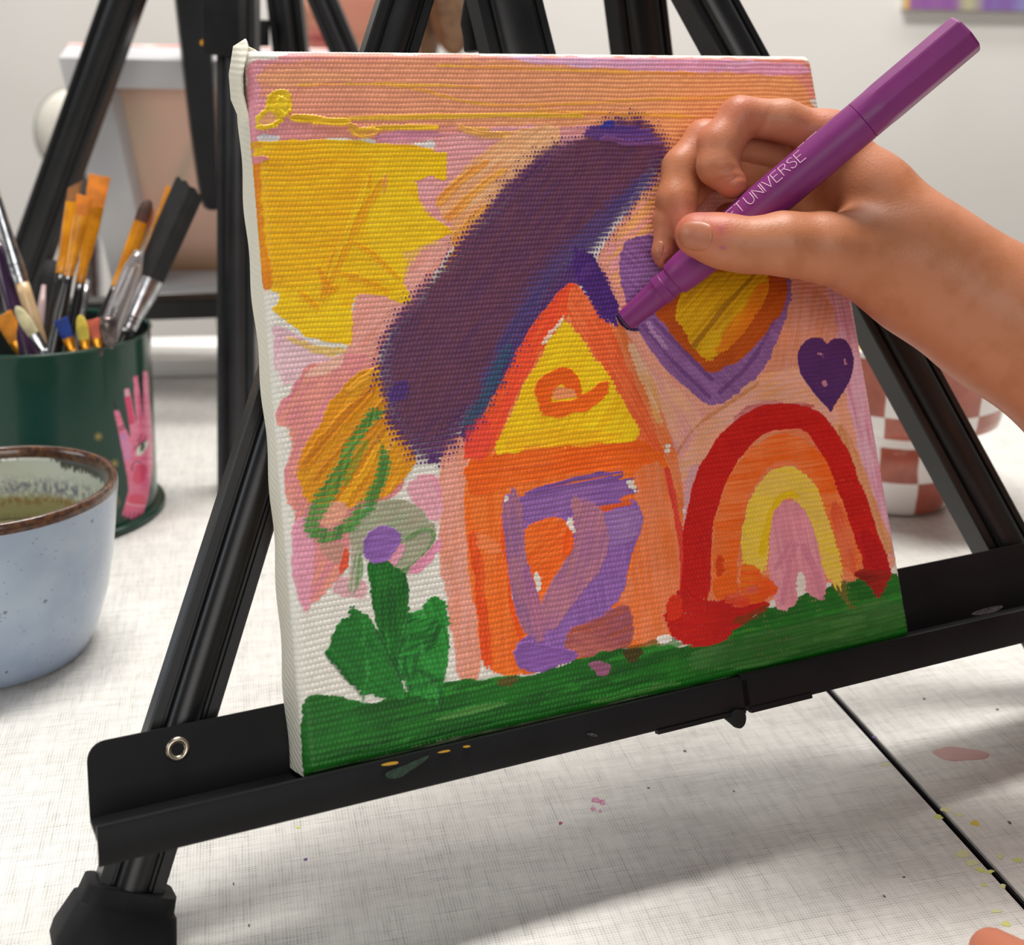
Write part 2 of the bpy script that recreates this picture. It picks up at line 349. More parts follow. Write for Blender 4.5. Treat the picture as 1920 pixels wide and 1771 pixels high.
    F(SUN, (248, 190, 6), (250, 204, 14), streak=.06, thick=.09, warp=3, rnd=0, mixn=.3, ang=4)
    F(c3((240, 600), (700, 590), (780, 720), (700, 1000), (560, 1300), (400, 1300), (260, 1300), (210, 1000), (190, 700)), (243, 170, 6), (248, 188, 6), soft=18, op=.75, thick=.03, ang=5)
    F(c3((190, 670), (235, 660), (250, 900), (300, 1310), (250, 1325), (228, 1180), (215, 960), (190, 800)), (226, 130, 4), (236, 145, 4), soft=5, thick=.16)
    F(c3((860, 760), (1040, 880), (1230, 1030), (1000, 1130), (980, 1320), (760, 1200), (800, 900)), (252, 210, 24), soft=14, op=.6, thick=.02, ang=-30)
    for a, w, c in (([(880, 740), (760, 930), (640, 1140), (560, 1380)], [14, 26, 40, 22], (236, 158, 6)), ([(800, 760), (700, 1010), (590, 1260)], [8, 16, 10], (252, 205, 20)), ([(700, 1070), (820, 1140), (960, 1270)], [10, 16, 8], (240, 160, 6)), ([(540, 1210), (600, 1340), (640, 1300)], [10, 22, 8], (234, 150, 6)), ([(810, 740), (800, 800)], 10, (232, 150, 14)), ([(890, 745), (880, 830)], 7, (235, 140, 100)), ([(430, 1330), (540, 1420)], [14, 20], (238, 160, 8)), ([(650, 1240), (800, 1290), (900, 1330)], [20, 14], (236, 158, 4))):
        K(c3(*a), [x/1.6 for x in w] if isinstance(w, list) else w/1.6, c, dry=.5, thick=.14, streak=.15, op=.7)
    F(c3((340, 1560), (560, 1620), (690, 1620), (640, 1670), (560, 1660), (440, 1610)), (232, 196, 120), dry=.5, thick=.02)
    for a in ([(165, 580), (210, 572), (262, 590)], [(168, 600), (180, 640)]):
        K(c3(*a), [16, 14, 4], (226, 160, 30), thick=.35, warp=1)
    K(c3((165, 630), (200, 655), (280, 650)), [14, 10, 5], (226, 140, 140), thick=.3, warp=1)
    # thick yellow squeeze of paint
    F(c3((270, 400), (290, 330), (330, 300), (380, 300), (400, 350), (385, 430), (330, 470), (240, 500), (222, 480), (250, 430)), (238, 196, 20), (244, 208, 40), thick=.35, warp=3)
    F(c3((330, 340), (360, 335), (384, 380), (376, 430), (350, 430), (322, 380)), (244, 208, 30), thick=1.0, warp=1, soft=5)
    K(c3((225, 490), (290, 495), (360, 450)), [12, 8], (246, 205, 20), thick=.6, warp=1)
    F(c3((250, 440), (290, 410), (330, 440), (280, 478), (240, 480)), (236, 170, 120), thick=.05)
    K(c3((390, 440), (440, 446), (560, 460), (700, 466)), [6, 16, 14, 10], (240, 190, 30), thick=.55, warp=1, colr=.1)
    K(c3((700, 466), (720, 500), (745, 522), (780, 520), (850, 510)), [8, 14, 18, 10], (238, 188, 40), (230, 150, 90), thick=.5, warp=1)
    K(c3((740, 500), (900, 490), (1150, 492)), [6, 8, 3], (240, 190, 40), thick=.3, warp=1)
    K(c3((1270, 490), (1340, 520), (1480, 528)), [6, 8, 3], (236, 170, 90), thick=.3, warp=1)
    K(c3((700, 445), (1000, 440), (1400, 428), (1900, 432)), [4, 5, 3], (240, 185, 60), thick=.2, warp=1, dry=.2)
    # --- house
    F([(1010, 545), (1085, 470), (1110, 500), (1080, 540), (1030, 600), (990, 660), (950, 740), (915, 800), (880, 830), (850, 850), (900, 740), (950, 640)], (84, 50, 112), (90, 60, 120), ang=-55, dry=.2, soft=8, thick=.02)
    F([(880, 850), (935, 720), (1075, 535), (1150, 620), (1255, 840), (1270, 1000), (1280, 1190), (1170, 1210), (980, 1260), (905, 1250), (880, 1050)], (246, 120, 60), (244, 140, 84), dry=.35, thick=.03, soft=6)
    F(c4((925, 690), (930, 480), (1050, 470), (1060, 700), (1085, 900), (1105, 1100), (1135, 1400), (1145, 1600), (1095, 1722), (1020, 1722), (990, 1500), (955, 1250), (920, 1100), (935, 900)), (238, 156, 128), (240, 168, 152), ang=85, streak=.05, thick=.05)
    F(c4((740, 720), (850, 660), (930, 700), (930, 900), (850, 900), (790, 820)), (236, 186, 192), (238, 160, 180), ang=70, dry=.35)
    BODY = [(872, 862), (925, 848), (1050, 832), (1200, 818), (1256, 850), (1272, 930), (1282, 1000), (1284, 1100), (1268, 1200), (1170, 1218), (1040, 1244), (972, 1268), (905, 1255), (893, 1150), (878, 1050), (872, 960)]
    F(BODY, (250, 112, 28), (252, 126, 48), ang=88, streak=.07, thick=.07)
    F([(872, 866), (925, 850), (1050, 834), (1200, 820), (1250, 850), (1240, 890), (1100, 880), (960, 905), (900, 930), (880, 920)], (244, 98, 14), (250, 112, 30), ang=-6, thick=.09, streak=.1)
    F([(1180, 890), (1250, 860), (1278, 980), (1284, 1110), (1268, 1200), (1180, 1215), (1160, 1130), (1190, 1050), (1205, 980)], (244, 124, 62), (240, 136, 88), ang=85, dry=.15, streak=.08)
    F(c4((1070, 960), (1110, 960), (1130, 1100), (1160, 1400), (1185, 1650), (1140, 1640), (1110, 1300), (1085, 1100)), (236, 76, 20), (244, 96, 34), ang=86, thick=.12)
    F(c4((1080, 940), (1220, 1000), (1230, 1080), (1130, 1060)), (248, 140, 84), op=.7)
    K(c4((1260, 860), (1250, 1000), (1290, 1150), (1290, 1350), (1330, 1500)), [16, 14, 10], (246, 88, 14), thick=.14)
    F([(873, 832), (905, 785), (932, 735), (980, 640), (1030, 568), (1075, 524), (1092, 548), (1060, 592), (1022, 640), (985, 702), (950, 772), (925, 846), (890, 862), (872, 860)], (250, 80, 48), (248, 96, 40), ang=-58, streak=.07, thick=.07, dry=.1)
    F([(873, 800), (905, 765), (930, 800), (910, 850), (875, 858)], (240, 70, 60), soft=8, op=.7)
    F([(1075, 524), (1102, 560), (1150, 612), (1192, 672), (1232, 760), (1258, 832), (1256, 852), (1208, 832), (1188, 790), (1150, 722), (1108, 650), (1060, 588)], (240, 98, 48), (246, 118, 66), ang=60, streak=.1, thick=.07, dry=.1)
    K([(1150, 600), (1190, 680), (1225, 760), (1262, 860), (1276, 960)], [20, 26, 20, 12], (240, 140, 90), (236, 120, 60), dry=.45)
    K([(1180, 640), (1215, 720), (1240, 800)], [16, 20, 12], (240, 175, 90), (232, 200, 170), dry=.75, op=.8)
    F(c6((340, 620), (370, 650), (362, 690), (345, 680)), (232, 228, 215), dry=.4)
    K([(1250, 880), (1268, 960), (1280, 1040), (1280, 1130)], [6, 9, 7], (226, 66, 50), thick=.12, warp=2)
    F([(1057, 588), (1090, 640), (1140, 702), (1180, 770), (1202, 822), (1150, 826), (1050, 832), (980, 842), (923, 852), (950, 790), (1000, 692), (1040, 620)], (250, 194, 8), (248, 206, 20), ang=-55, streak=.07, thick=.08, rnd=1)
    F([(930, 842), (1000, 800), (1110, 810), (1195, 815), (1100, 835), (1000, 842)], (244, 178, 14), dry=.3, op=.6, ang=-8)
    K([(1018, 645), (1040, 615), (1055, 594)], [5, 7, 4], (236, 225, 205), dry=.6, op=.8)
    K(c4((1420, 330), (1480, 345), (1600, 335), (1700, 280), (1780, 200)), [24, 30, 26, 18], (244, 104, 18), thick=.1)
    K(c4((1460, 310), (1440, 270), (1470, 205), (1540, 165), (1590, 200), (1620, 270)), [26, 32, 26, 22], (243, 100, 16), thick=.12)
    F(c4((1490, 240), (1560, 225), (1620, 275), (1560, 290), (1490, 285)), (244, 150, 96), thick=.04)
    # --- purple door
    DOOR = [(975, 985), (1010, 968), (1060, 962), (1085, 935), (1165, 942), (1196, 938), (1205, 985), (1180, 1040), (1168, 1110), (1142, 1142), (1082, 1182), (1052, 1222), (1040, 1252), (1000, 1262), (968, 1246), (975, 1200), (1005, 1190), (962, 1100), (950, 1030), (943, 930), (960, 930)]
    F(DOOR, (140, 94, 168), (152, 104, 178), ang=80, streak=.08, thick=.08, dry=.12)
    F([(1090, 960), (1196, 950), (1205, 985), (1178, 1020), (1120, 1030)], (170, 128, 180), (150, 110, 175), dry=.5, ang=-10)
    K([(950, 960), (1000, 948), (1080, 930), (1178, 912)], [40, 44, 44, 50], (134, 90, 165), (150, 104, 172), dry=.1, thick=.09, ang=-12)
    for a in ([(985, 925), (1060, 902), (1130, 888), (1165, 884)], [(1000, 922), (1080, 905), (1150, 897), (1168, 890)]):
        K(a, [3, 5, 4], (122, 80, 150), thick=.15, warp=1.5)
    F(c6((165, 790), (215, 790), (235, 860), (205, 850)), (236, 228, 214), dry=.9)
    F(c6((0, 925), (90, 905), (205, 880), (200, 905), (40, 935)), (222, 90, 40), thick=.05, dry=.2)
    F([(985, 985), (1062, 968), (1076, 1000), (1078, 1030), (1042, 1080), (1012, 1150), (990, 1060), (978, 1010)], (250, 104, 26), (252, 122, 44), ang=-40, streak=.1, thick=.12)
    F([(1064, 970), (1075, 975), (1076, 1010), (1066, 1040), (1050, 1040), (1060, 1000)], (248, 92, 18), thick=.3)
    F(c4((1560, 880), (1590, 890), (1600, 960), (1585, 950)), (236, 230, 220))
    K([(948, 932), (950, 985), (953, 1020)], [7, 6, 4], (236, 228, 216), thick=.02); K([(958, 1060), (964, 1110), (972, 1140)], [4, 8, 5], (236, 228, 216), thick=.02)
    F(c4((1400, 1160), (1420, 1170), (1430, 1260), (1405, 1270)), (236, 230, 220))
    K([(1085, 935), (1105, 975), (1112, 1010), (1095, 1060), (1060, 1100), (1030, 1150), (1010, 1200)], [34, 54, 60, 58, 54, 40, 20], (190, 124, 142), (168, 108, 150), thick=.1, streak=.16, dry=.15)
    K([(1075, 930), (1085, 960)], [10, 26], (186, 122, 140), dry=.3)
    K([(960, 925), (963, 1000), (972, 1070), (985, 1140), (1005, 1200)], [32, 34, 32, 40, 22], (176, 116, 140), (150, 100, 150), thick=.1, streak=.16, dry=.15)
    K([(985, 1060), (1000, 1130), (1015, 1200)], [8, 20, 14], (168, 104, 150), (190, 120, 140), thick=.1, dry=.2)
    F(c4((1540, 1470), (1700, 1400), (1878, 1300), (1900, 1420), (1878, 1540), (1620, 1600), (1600, 1530)), (178, 88, 70), (160, 88, 110), ang=-28, streak=.16, thick=.12)
    F(c4((1540, 1475), (1740, 1465), (1860, 1540), (1620, 1610)), (196, 110, 100), (170, 90, 90), ang=10, streak=.14, thick=.1)
    F(c4((1330, 1500), (1308, 1590), (1350, 1640), (1440, 1665), (1480, 1625), (1600, 1612), (1600, 1560), (1450, 1530)), (140, 92, 170), thick=.3, warp=3)
    # --- grass
    GR = [(570, 1302), (600, 1300), (660, 1310), (690, 1326), (760, 1296), (840, 1284), (890, 1276), (950, 1270), (1010, 1264), (1070, 1242), (1160, 1216), (1250, 1212), (1300, 1216), (1350, 1200), (1400, 1162), (1450, 1136), (1500, 1120), (1560, 1096), (1600, 1086), (1690, 1064), (1735, 1190), (1712, 1215), (1400, 1290), (880, 1420), (575, 1490), (560, 1400)]
    F(GR, (30, 116, 30), (24, 98, 26), ang=-13, streak=.16, thick=.1, dry=.12, warp=6, colr=.12)
    for _ in range(46):
        x = RNG.uniform(590, 1690); f = (x-580)/1120; y = RNG.uniform(1345-f*240, 1440-f*240); L = RNG.uniform(60, 220)
        K([(x, y), (x+L*.5, y-L*.12), (x+L, y-L*.24)], [4, RNG.uniform(8, 20), 3], [(44, 136, 40), (18, 78, 22), (36, 122, 34), (90, 150, 70)][RNG.integers(0, 10) % 4 if RNG.random() < .75 else 1], dry=.5, op=.6, thick=.1)
    F([(1280, 1222), (1400, 1190), (1560, 1150), (1690, 1110), (1705, 1185), (1500, 1230), (1300, 1265)], (44, 104, 36), (70, 122, 60), ang=-13, dry=.7, op=.6)
    F([(1160, 1218), (1210, 1212), (1190, 1240), (1180, 1240)], (70, 60, 20), dry=.3)
    F([(930, 1275), (975, 1268), (960, 1282), (935, 1285)], (90, 84, 30), dry=.3)
    F(c4((1680, 1610), (1760, 1610), (1780, 1670), (1740, 1680)), (150, 90, 120), warp=5)
    F(c6((1060, 1230), (1150, 1220), (1140, 1290), (1190, 1380), (1110, 1300)), (104, 104, 40), dry=.3)
    F(c6((300, 1480), (370, 1470), (370, 1500), (310, 1515)), (236, 230, 220), dry=.3)
    K([(580, 1455), (700, 1425), (900, 1378), (1150, 1322), (1400, 1270), (1600, 1222)], [16, 14, 14, 12, 10, 8], (170, 176, 150), (20, 60, 24), dry=.95, op=.7, thick=0)
    # --- flower
    F(c4((480, 900), (560, 830), (680, 785), (790, 815), (840, 880), (915, 930), (895, 1020), (800, 1140), (700, 1190), (680, 1100), (740, 1000), (650, 930), (560, 960), (520, 1100), (490, 1285), (450, 1240), (510, 1100), (468, 1000)), (176, 170, 146), (160, 172, 140), ang=-30, streak=.1, thick=.07, dry=.12)
    K(c4((500, 1040), (510, 1150), (480, 1260)), [16, 22, 10], (110, 160, 100), (200, 180, 170), dry=.4)
    K(c4((690, 1170), (790, 1130), (870, 1050), (900, 960), (840, 940), (760, 990)), [6, 7, 6, 5], (120, 150, 100), thick=.12, warp=2, dry=.2)
    K(c4((780, 1160), (870, 1090), (925, 990)), [14, 16, 10], (232, 150, 178), thick=.1, dry=.1)
    K(c4((680, 1130), (690, 1080), (760, 1020)), [16, 18, 8], (230, 156, 180), thick=.1)
    F(c4((565, 1120), (660, 1100), (748, 1170), (776, 1380), (766, 1660), (700, 1660), (640, 1520), (598, 1390)), (30, 116, 34), (18, 88, 26), rnd=0, ang=88, streak=.22, thick=.12)
    F(c4((490, 1335), (565, 1370), (610, 1450), (660, 1540), (730, 1660), (760, 1800), (540, 1780), (400, 1640), (358, 1570), (400, 1450)), (36, 132, 44), (26, 108, 34), rnd=0, rag=6, ang=40, streak=.22, thick=.12)
    F(c4((760, 1380), (850, 1318), (950, 1288), (972, 1400), (962, 1600), (945, 1780), (760, 1780), (705, 1580)), (34, 128, 42), (46, 148, 56), rnd=0, rag=8, ang=75, streak=.24, thick=.12)
    F(c4((770, 1390), (900, 1400), (920, 1440), (880, 1560), (720, 1590), (740, 1500)), (22, 98, 32), (40, 140, 48), rnd=0, ang=-20, streak=.26, thick=.2)
    for a, w in (([(720, 1590), (860, 1565), (920, 1430)], 7), ([(740, 1500), (850, 1470), (900, 1400)], 6), ([(610, 1460), (700, 1620), (730, 1690)], 8), ([(360, 1570), (440, 1680), (540, 1790)], 8), ([(800, 1650), (890, 1680), (930, 1760), (930, 1860)], 9), ([(745, 1590), (750, 1680), (790, 1690), (800, 1600)], 7), ([(760, 1740), (860, 1720), (930, 1700)], 10), ([(770, 1380), (750, 1480), (700, 1590)], 8)):
        K(c4(*a), w*.8, (16, 80, 28), thick=.16, warp=2, dry=.3, op=.6)
    for _ in range(14):
        x, y = RNG.uniform(660, 840), RNG.uniform(1200, 1330); K([(x, y), (x+RNG.uniform(-6, 6), y-40)], 4, (52, 150, 60), dry=.5, op=.5)
    F(c4((528, 1040), (560, 960), (640, 930), (720, 960), (738, 1000), (690, 1060), (660, 1115), (600, 1122), (545, 1095)), (142, 96, 174), (150, 104, 180), thick=.28, warp=2, rag=1)
    # --- mustard feathers with green marks
    F(c4((440, 230), (500, 170), (600, 130), (650, 200), (650, 330), (780, 500), (805, 600), (760, 690), (640, 780), (560, 800), (470, 850), (400, 872), (300, 830), (250, 812), (240, 700), (203, 680), (208, 610), (330, 420), (350, 330)), (230, 150, 12), (236, 166, 30), ang=-55, streak=.14, thick=.16, warp=6)
    for a, w, c in (([(230, 640), (400, 420), (600, 230)], [40, 50, 24], (224, 140, 8)), ([(330, 760), (480, 560), (640, 380)], [30, 36, 20], (218, 136, 10)), ([(420, 830), (560, 640), (640, 480)], [28, 30, 16], (240, 170, 20)), ([(450, 250), (560, 170), (640, 120)], [16, 24, 14], (238, 168, 40))):
        K(c4(*a), [x*.4 for x in w], c, thick=.3, streak=.15)
    for a in ([(240, 620), (420, 400), (600, 200)], [(300, 690), (470, 480), (640, 300)], [(390, 800), (530, 600), (650, 440)]):
        K(c4(*a), 4, (196, 116, 6), thick=.25, op=.7, warp=2)
    F(c4((320, 860), (400, 800), (470, 820), (430, 900), (350, 940)), (238, 168, 140), dry=.3)
    K(c4((660, 320), (560, 400), (470, 540), (410, 680), (340, 800), (290, 880), (275, 940), (330, 985), (420, 970), (520, 870), (600, 760), (650, 640), (630, 500)), [12, 24, 26, 30, 36, 36, 32, 30, 26, 30, 28, 24, 12], (52, 128, 56), (84, 150, 60), dry=1.08, thick=.06, soft=9, op=.95)
    K(c4((450, 720), (500, 600), (560, 490)), [14, 18, 10], (120, 150, 40), dry=.9, op=.7)
    # --- big hearts
    F([(1160, 510), (1164, 462), (1200, 438), (1260, 450), (1320, 500), (1400, 480), (1480, 500), (1482, 560), (1466, 610), (1446, 660), (1420, 705), (1345, 760), (1322, 758), (1232, 675), (1188, 602)], (140, 92, 152), (152, 106, 166), ang=45, streak=.12, thick=.1, dry=.2)
    F([(1215, 560), (1235, 530), (1300, 500), (1475, 500), (1474, 565), (1436, 632), (1380, 680), (1335, 698), (1318, 692), (1262, 634)], (196, 88, 10), (182, 76, 14), ang=-50, streak=.14, thick=.1)
    F([(1262, 588), (1290, 530), (1350, 505), (1440, 503), (1445, 540), (1405, 590), (1365, 640), (1332, 682), (1300, 652), (1280, 620)], (206, 150, 6), (226, 172, 8), ang=-48, streak=.16, thick=.1)
    K([(1300, 650), (1360, 570), (1420, 510)], [6, 5, 3], (150, 96, 10), thick=.2, warp=2, op=.7)
    K([(1345, 660), (1400, 590), (1440, 530)], [22, 26, 14], (234, 150, 14), (226, 120, 14), dry=.2, thick=.08)
    K([(1320, 655), (1350, 620)], [30, 26], (226, 180, 20), dry=.25, op=.8)
    for a in ([(1205, 610), (1260, 680), (1330, 745)], [(1225, 600), (1280, 660), (1335, 712)], [(1452, 600), (1410, 680), (1350, 735)]):
        K(a, [3, 4, 3], (110, 66, 130), thick=.18, warp=2, op=.8)
    K([(1213, 605), (1222, 620), (1250, 650)], [4, 6, 3], (190, 150, 190), thick=.1, op=.6)
    # --- cloud
    CL = c3((1910, 520), (1740, 580), (1590, 690), (1440, 870), (1290, 1050), (1100, 1310), (930, 1470), (840, 1680)) + c4((600, 130), (640, 260), (650, 400), (740, 500), (850, 610), (930, 600), (1000, 470), (1130, 390), (1200, 250), (1290, 60)) + [(965, 650), (1000, 572), (1056, 520), (1098, 480), (1135, 446), (1177, 378), (1228, 330), (1262, 275), (1215, 232), (1164, 219), (1134, 232)]
    F(CL, (84, 42, 104), (92, 48, 92), ang=-48, soft=44, warp=18, wscale=30, streak=.2, dry=.75, thick=.04, rnd=1)
    F(CL, (82, 42, 100), (92, 48, 92), ang=-48, soft=26, warp=12, wscale=26, streak=.2, dry=.5, op=.8, thick=.03, rnd=1)
    IN = [(1130, 262), (1060, 300), (960, 390), (860, 500), (760, 620), (742, 690), (760, 770), (810, 820), (850, 780), (900, 720), (960, 600), (1030, 510), (1100, 440), (1180, 340), (1215, 280), (1180, 255)]
    F(IN, (110, 64, 86), (94, 56, 90), ang=-50, soft=40, warp=14, dry=.12, streak=.2, op=.95, thick=.03, mixn=.75)
    K([(1230, 320), (1170, 380), (1110, 440), (1040, 500), (985, 580), (945, 660), (900, 740)], [16, 40, 44, 40, 40, 36, 16], (66, 62, 128), (84, 66, 120), soft=22, dry=.7, op=.8, thick=.03)
    K([(960, 640), (925, 710), (890, 780), (860, 800)], [10, 26, 24, 8], (40, 86, 112), soft=14, dry=.8, op=.75)
    K([(1090, 250), (1150, 245), (1230, 260)], [10, 30, 20], (88, 56, 136), (104, 66, 130), dry=.5, soft=10)
    K([(1125, 236), (1150, 228)], [8, 14], (56, 56, 150), dry=.5)
    K([(1240, 270), (1170, 268), (1130, 262)], [6, 9, 4], (120, 72, 130), thick=.3, warp=4)
    F(c4((650, 250), (760, 180), (780, 280), (660, 320)), (70, 44, 118), soft=10, dry=.5, op=.8)
    K([(800, 870), (815, 855), (830, 850)], [26, 34, 26], (88, 46, 108), dry=.95, soft=14)
    K([(1080, 466), (1098, 500), (1120, 540), (1140, 580), (1154, 606)], [34, 50, 50, 46, 34], (78, 40, 122), (70, 36, 112), dry=.6, soft=9, thick=.06)
    K([(1090, 520), (1110, 500)], [14, 26], (86, 48, 124), dry=.6, soft=6)
    K([(1160, 590), (1175, 612), (1200, 622)], [12, 10, 4], (54, 40, 90), thick=.2, warp=1)
    # --- rainbow
    F(c6((430, 1300), (440, 980), (520, 720), (660, 540), (860, 480), (1020, 530), (1130, 720), (1230, 980), (1310, 1200), (1060, 1250), (940, 1240), (800, 1330), (600, 1400)), (240, 150, 110), (236, 120, 70), dry=.3, thick=.03, soft=6)
    ARC = [(470, 1350), (480, 1150), (490, 980), (550, 760), (650, 610), (760, 535), (860, 510), (960, 520), (1040, 580), (1120, 740), (1190, 940), (1260, 1150), (1290, 1220)]
    F(c6((640, 520), (720, 470), (800, 450), (900, 450), (1000, 470), (940, 500), (760, 520), (660, 570)), (206, 96, 92), (216, 140, 140), dry=.3)
    K(c6(*ARC), [52, 50, 50, 52, 50, 46, 44, 42, 42, 42, 42, 44, 46], (208, 26, 18), (196, 18, 16), thick=.12, streak=.09, warp=4, dry=.08)
    K(c6((1210, 1000), (1250, 1100), (1310, 1200)), [18, 30, 40], (190, 14, 20), thick=.1)
    K(c6((600, 1280), (605, 1060), (650, 860), (740, 700), (860, 640), (960, 670), (1040, 800), (1090, 960), (1150, 1130), (1190, 1210)), [44, 46, 46, 48, 46, 44, 40, 40, 38, 34], (246, 104, 22), (246, 128, 66), thick=.1, streak=.12, warp=4)
    K(c6((1080, 900), (1120, 1040), (1170, 1190)), [20, 26, 26], (240, 120, 74), (232, 90, 50), dry=.3)
    K(c6((745, 1230), (738, 1120), (740, 1000), (780, 860), (860, 790), (930, 810), (990, 920), (1030, 1060), (1100, 1250)), [40, 46, 50, 50, 50, 46, 44, 42, 36], (242, 206, 64), (238, 198, 90), thick=.1, streak=.08, warp=4)
    K(c6((765, 1130), (800, 960), (850, 870), (900, 850), (940, 880)), [14, 14, 12, 10, 6], (238, 196, 20), thick=.2, warp=2)
    F(c6((800, 1080), (820, 960), (860, 890), (910, 885), (960, 940), (1000, 1040), (1020, 1160), (1055, 1250), (1040, 1320), (1000, 1300), (960, 1270), (920, 1260), (915, 1340), (880, 1362), (830, 1345), (810, 1250)), (228, 142, 158), (232, 156, 168), ang=80, streak=.12, thick=.12, dry=.08)
    for a in ([(860, 1330), (880, 1180), (910, 1080)], [(1030, 1310), (1000, 1180), (950, 1090)], [(830, 1180), (890, 1080)]):
        K(c6(*a), 9, (210, 124, 150), thick=.2, op=.6)
    F(c6((930, 1200), (945, 1200), (960, 1270), (915, 1290)), (234, 226, 214))
    F(c6((415, 1250), (470, 1340), (540, 1320), (700, 1320), (800, 1330), (780, 1370), (700, 1400), (600, 1500), (490, 1535), (410, 1510), (355, 1440), (345, 1370)), (206, 28, 16), (192, 22, 22), thick=.24, warp=5, streak=.08)
    F(c6((345, 1330), (415, 1280), (420, 1400), (350, 1420)), (222, 50, 20), dry=.5)
    F(c6((560, 1120), (600, 1130), (610, 1200), (560, 1230)), (214, 66, 10), dry=.4, thick=.15)
    F(c6((555, 1230), (640, 1200), (680, 1290), (590, 1330), (550, 1300)), (240, 100, 20), thick=.1)
    F(c6((670, 1160), (740, 1180), (800, 1230), (840, 1280), (790, 1330), (720, 1350), (650, 1330), (670, 1240)), (246, 122, 26), (240, 84, 20), thick=.2, warp=7, streak=.12)
    F(c6((580, 1300), (700, 1280), (720, 1340), (650, 1360)), (238, 110, 70), (226, 60, 30), ang=20, thick=.12)
    F(c6((700, 1260), (760, 1250), (750, 1290), (700, 1290)), (230, 96, 70), thick=.15)
    F(c6((1160, 1195), (1340, 1190), (1320, 1235), (1275, 1330), (1250, 1260), (1190, 1225)), (140, 26, 16), (168, 30, 20), thick=.12, warp=4)
    K(c6((640, 1420), (740, 1390), (800, 1350)), [10, 16, 10], (110, 60, 14), dry=.5, op=.7)
    # --- small heart
    F(c6((1052, 205), (1075, 178), (1130, 178), (1165, 235), (1170, 300), (1142, 385), (1082, 470), (1072, 502), (1052, 470), (960, 372), (926, 300), (930, 222), (968, 176), (1010, 168), (1040, 180)), (86, 44, 106), (80, 42, 104), thick=.16, warp=2.5, streak=.05, rag=0, dry=.1, soft=2)
    for a in ([(1018, 235), (1030, 245)], [(1130, 275), (1136, 285)], [(1040, 370), (1044, 374)]):
        K(c6(*a), 4, (190, 130, 150), dry=.3)
    p.C = np.clip(p.C, 0, .98)
    n1 = fbm(SA*220, SB*220, 77); p.C *= (1+.05*(n1-.5))[..., None]; p.C *= (1+.26*(W-.5)*(1-.6*p.cover))[..., None]; p.C = np.clip(p.C, 0, .97)
    disp = W*0.00021*(1-.5*p.cover)+p.H*0.00062
    edge = np.maximum(np.abs(TA), np.abs(TB)); disp = disp*(1-.5*edge)
    V = KO+KA*(A+TA*disp)[..., None]+KB*(B+TB*disp)[..., None]+KC*(-D+disp*np.sqrt(np.clip(1-np.maximum(TA**2, TB**2), 0, 1)))[..., None]
    root = empty('painted_canvas', kv(.1, 0, -.009), 'small square stretched canvas with a painted house, rainbow and hearts resting on the easel tray', 'painting')
    me = np_mesh('painted_front', V.reshape(-1, 3), grid_faces(N, N), p.C.reshape(-1, 3))
    m = vcol_mat('acrylic_paint', .46, .35); link('painted_front', me, m, root)
    # wrapped canvas sides
    def strip(e0, e1, out):
        n = 120; V = []; ts = np.linspace(0, 1, n); cs = np.linspace(-KR*.9, -KT, 9)
        for i, t_ in enumerate(ts):
            P = e0*(1-t_)+e1*t_
            for j, c in enumerate(cs):
                w = .0003*math.sin(t_*46+j*.4)*(j/8)+.0004*math.sin(t_*9+1)*(j/8)
                V.append(P+KC*c+out*w)
        return np.array(V), grid_faces(n, 9)
    for e0, e1, out in ((kv(0, 0), kv(0, KW), -KA), (kv(KW, KW), kv(KW, 0), KA), (kv(0, KW), kv(KW, KW), KB), (kv(KW, 0), kv(0, 0), -KB)):
        V, F_ = strip(e0, e1, out); link('canvas_wrap', np_mesh('canvas_wrap', V, F_), MAT['wrap'], root)
    bm = bmesh.new()
    for c, wa, wb in ((kv(.011, .1, -KT+.0005), .019, .196), (kv(.189, .1, -KT+.0005), .019, .196)): box(bm, c, KA*wa, KB*wb, KC*.003)
    for c, wa, wb in ((kv(.1, .011, -KT+.0005), .157, .019), (kv(.1, .189, -KT+.0005), .157, .019)): box(bm, c, KA*wa, KB*wb, KC*.003)
    from_bm('stretcher_frame', bm, noisy('pale_pine', (206, 176, 130), (190, 156, 108), 40, .7), root, smooth=False)
    # folded corners of the cloth
    for a0, b0, sa in ((-.0006, KW-.0135, -1),):
        bm = bmesh.new()
        pts = [kv(-.0005, KW+.0012, -.0032), kv(-.0022, KW-.001, -.0075), kv(-.0030, KW-.006, -.010), kv(-.0028, KW-.012, -.0115), kv(-.0012, KW-.018, -.012), kv(.0002, KW-.021, -.0122)]
        tube([p_+KC*.0034+KA*.0010 for p_ in pts], [(.0026, .0006), (.0076, .0011), (.0088, .0013), (.0082, .0012), (.0060, .0008), (.002, .0003)], bm, 18, xref=KA)
        from_bm('corner_fold', bm, MAT['wrap'], root)
        bm = bmesh.new()
        tube([kv(-.0014, KW-.004, -.0028), kv(.0004, KW+.0016, -.0034), kv(.003, KW+.0002, -.0040), kv(.006, KW-.0006, -.005)], [.0008, .0014, .0012, .0005], bm, 10)
        from_bm('corner_fold', bm, MAT['wrap'], root)
build_canvas()
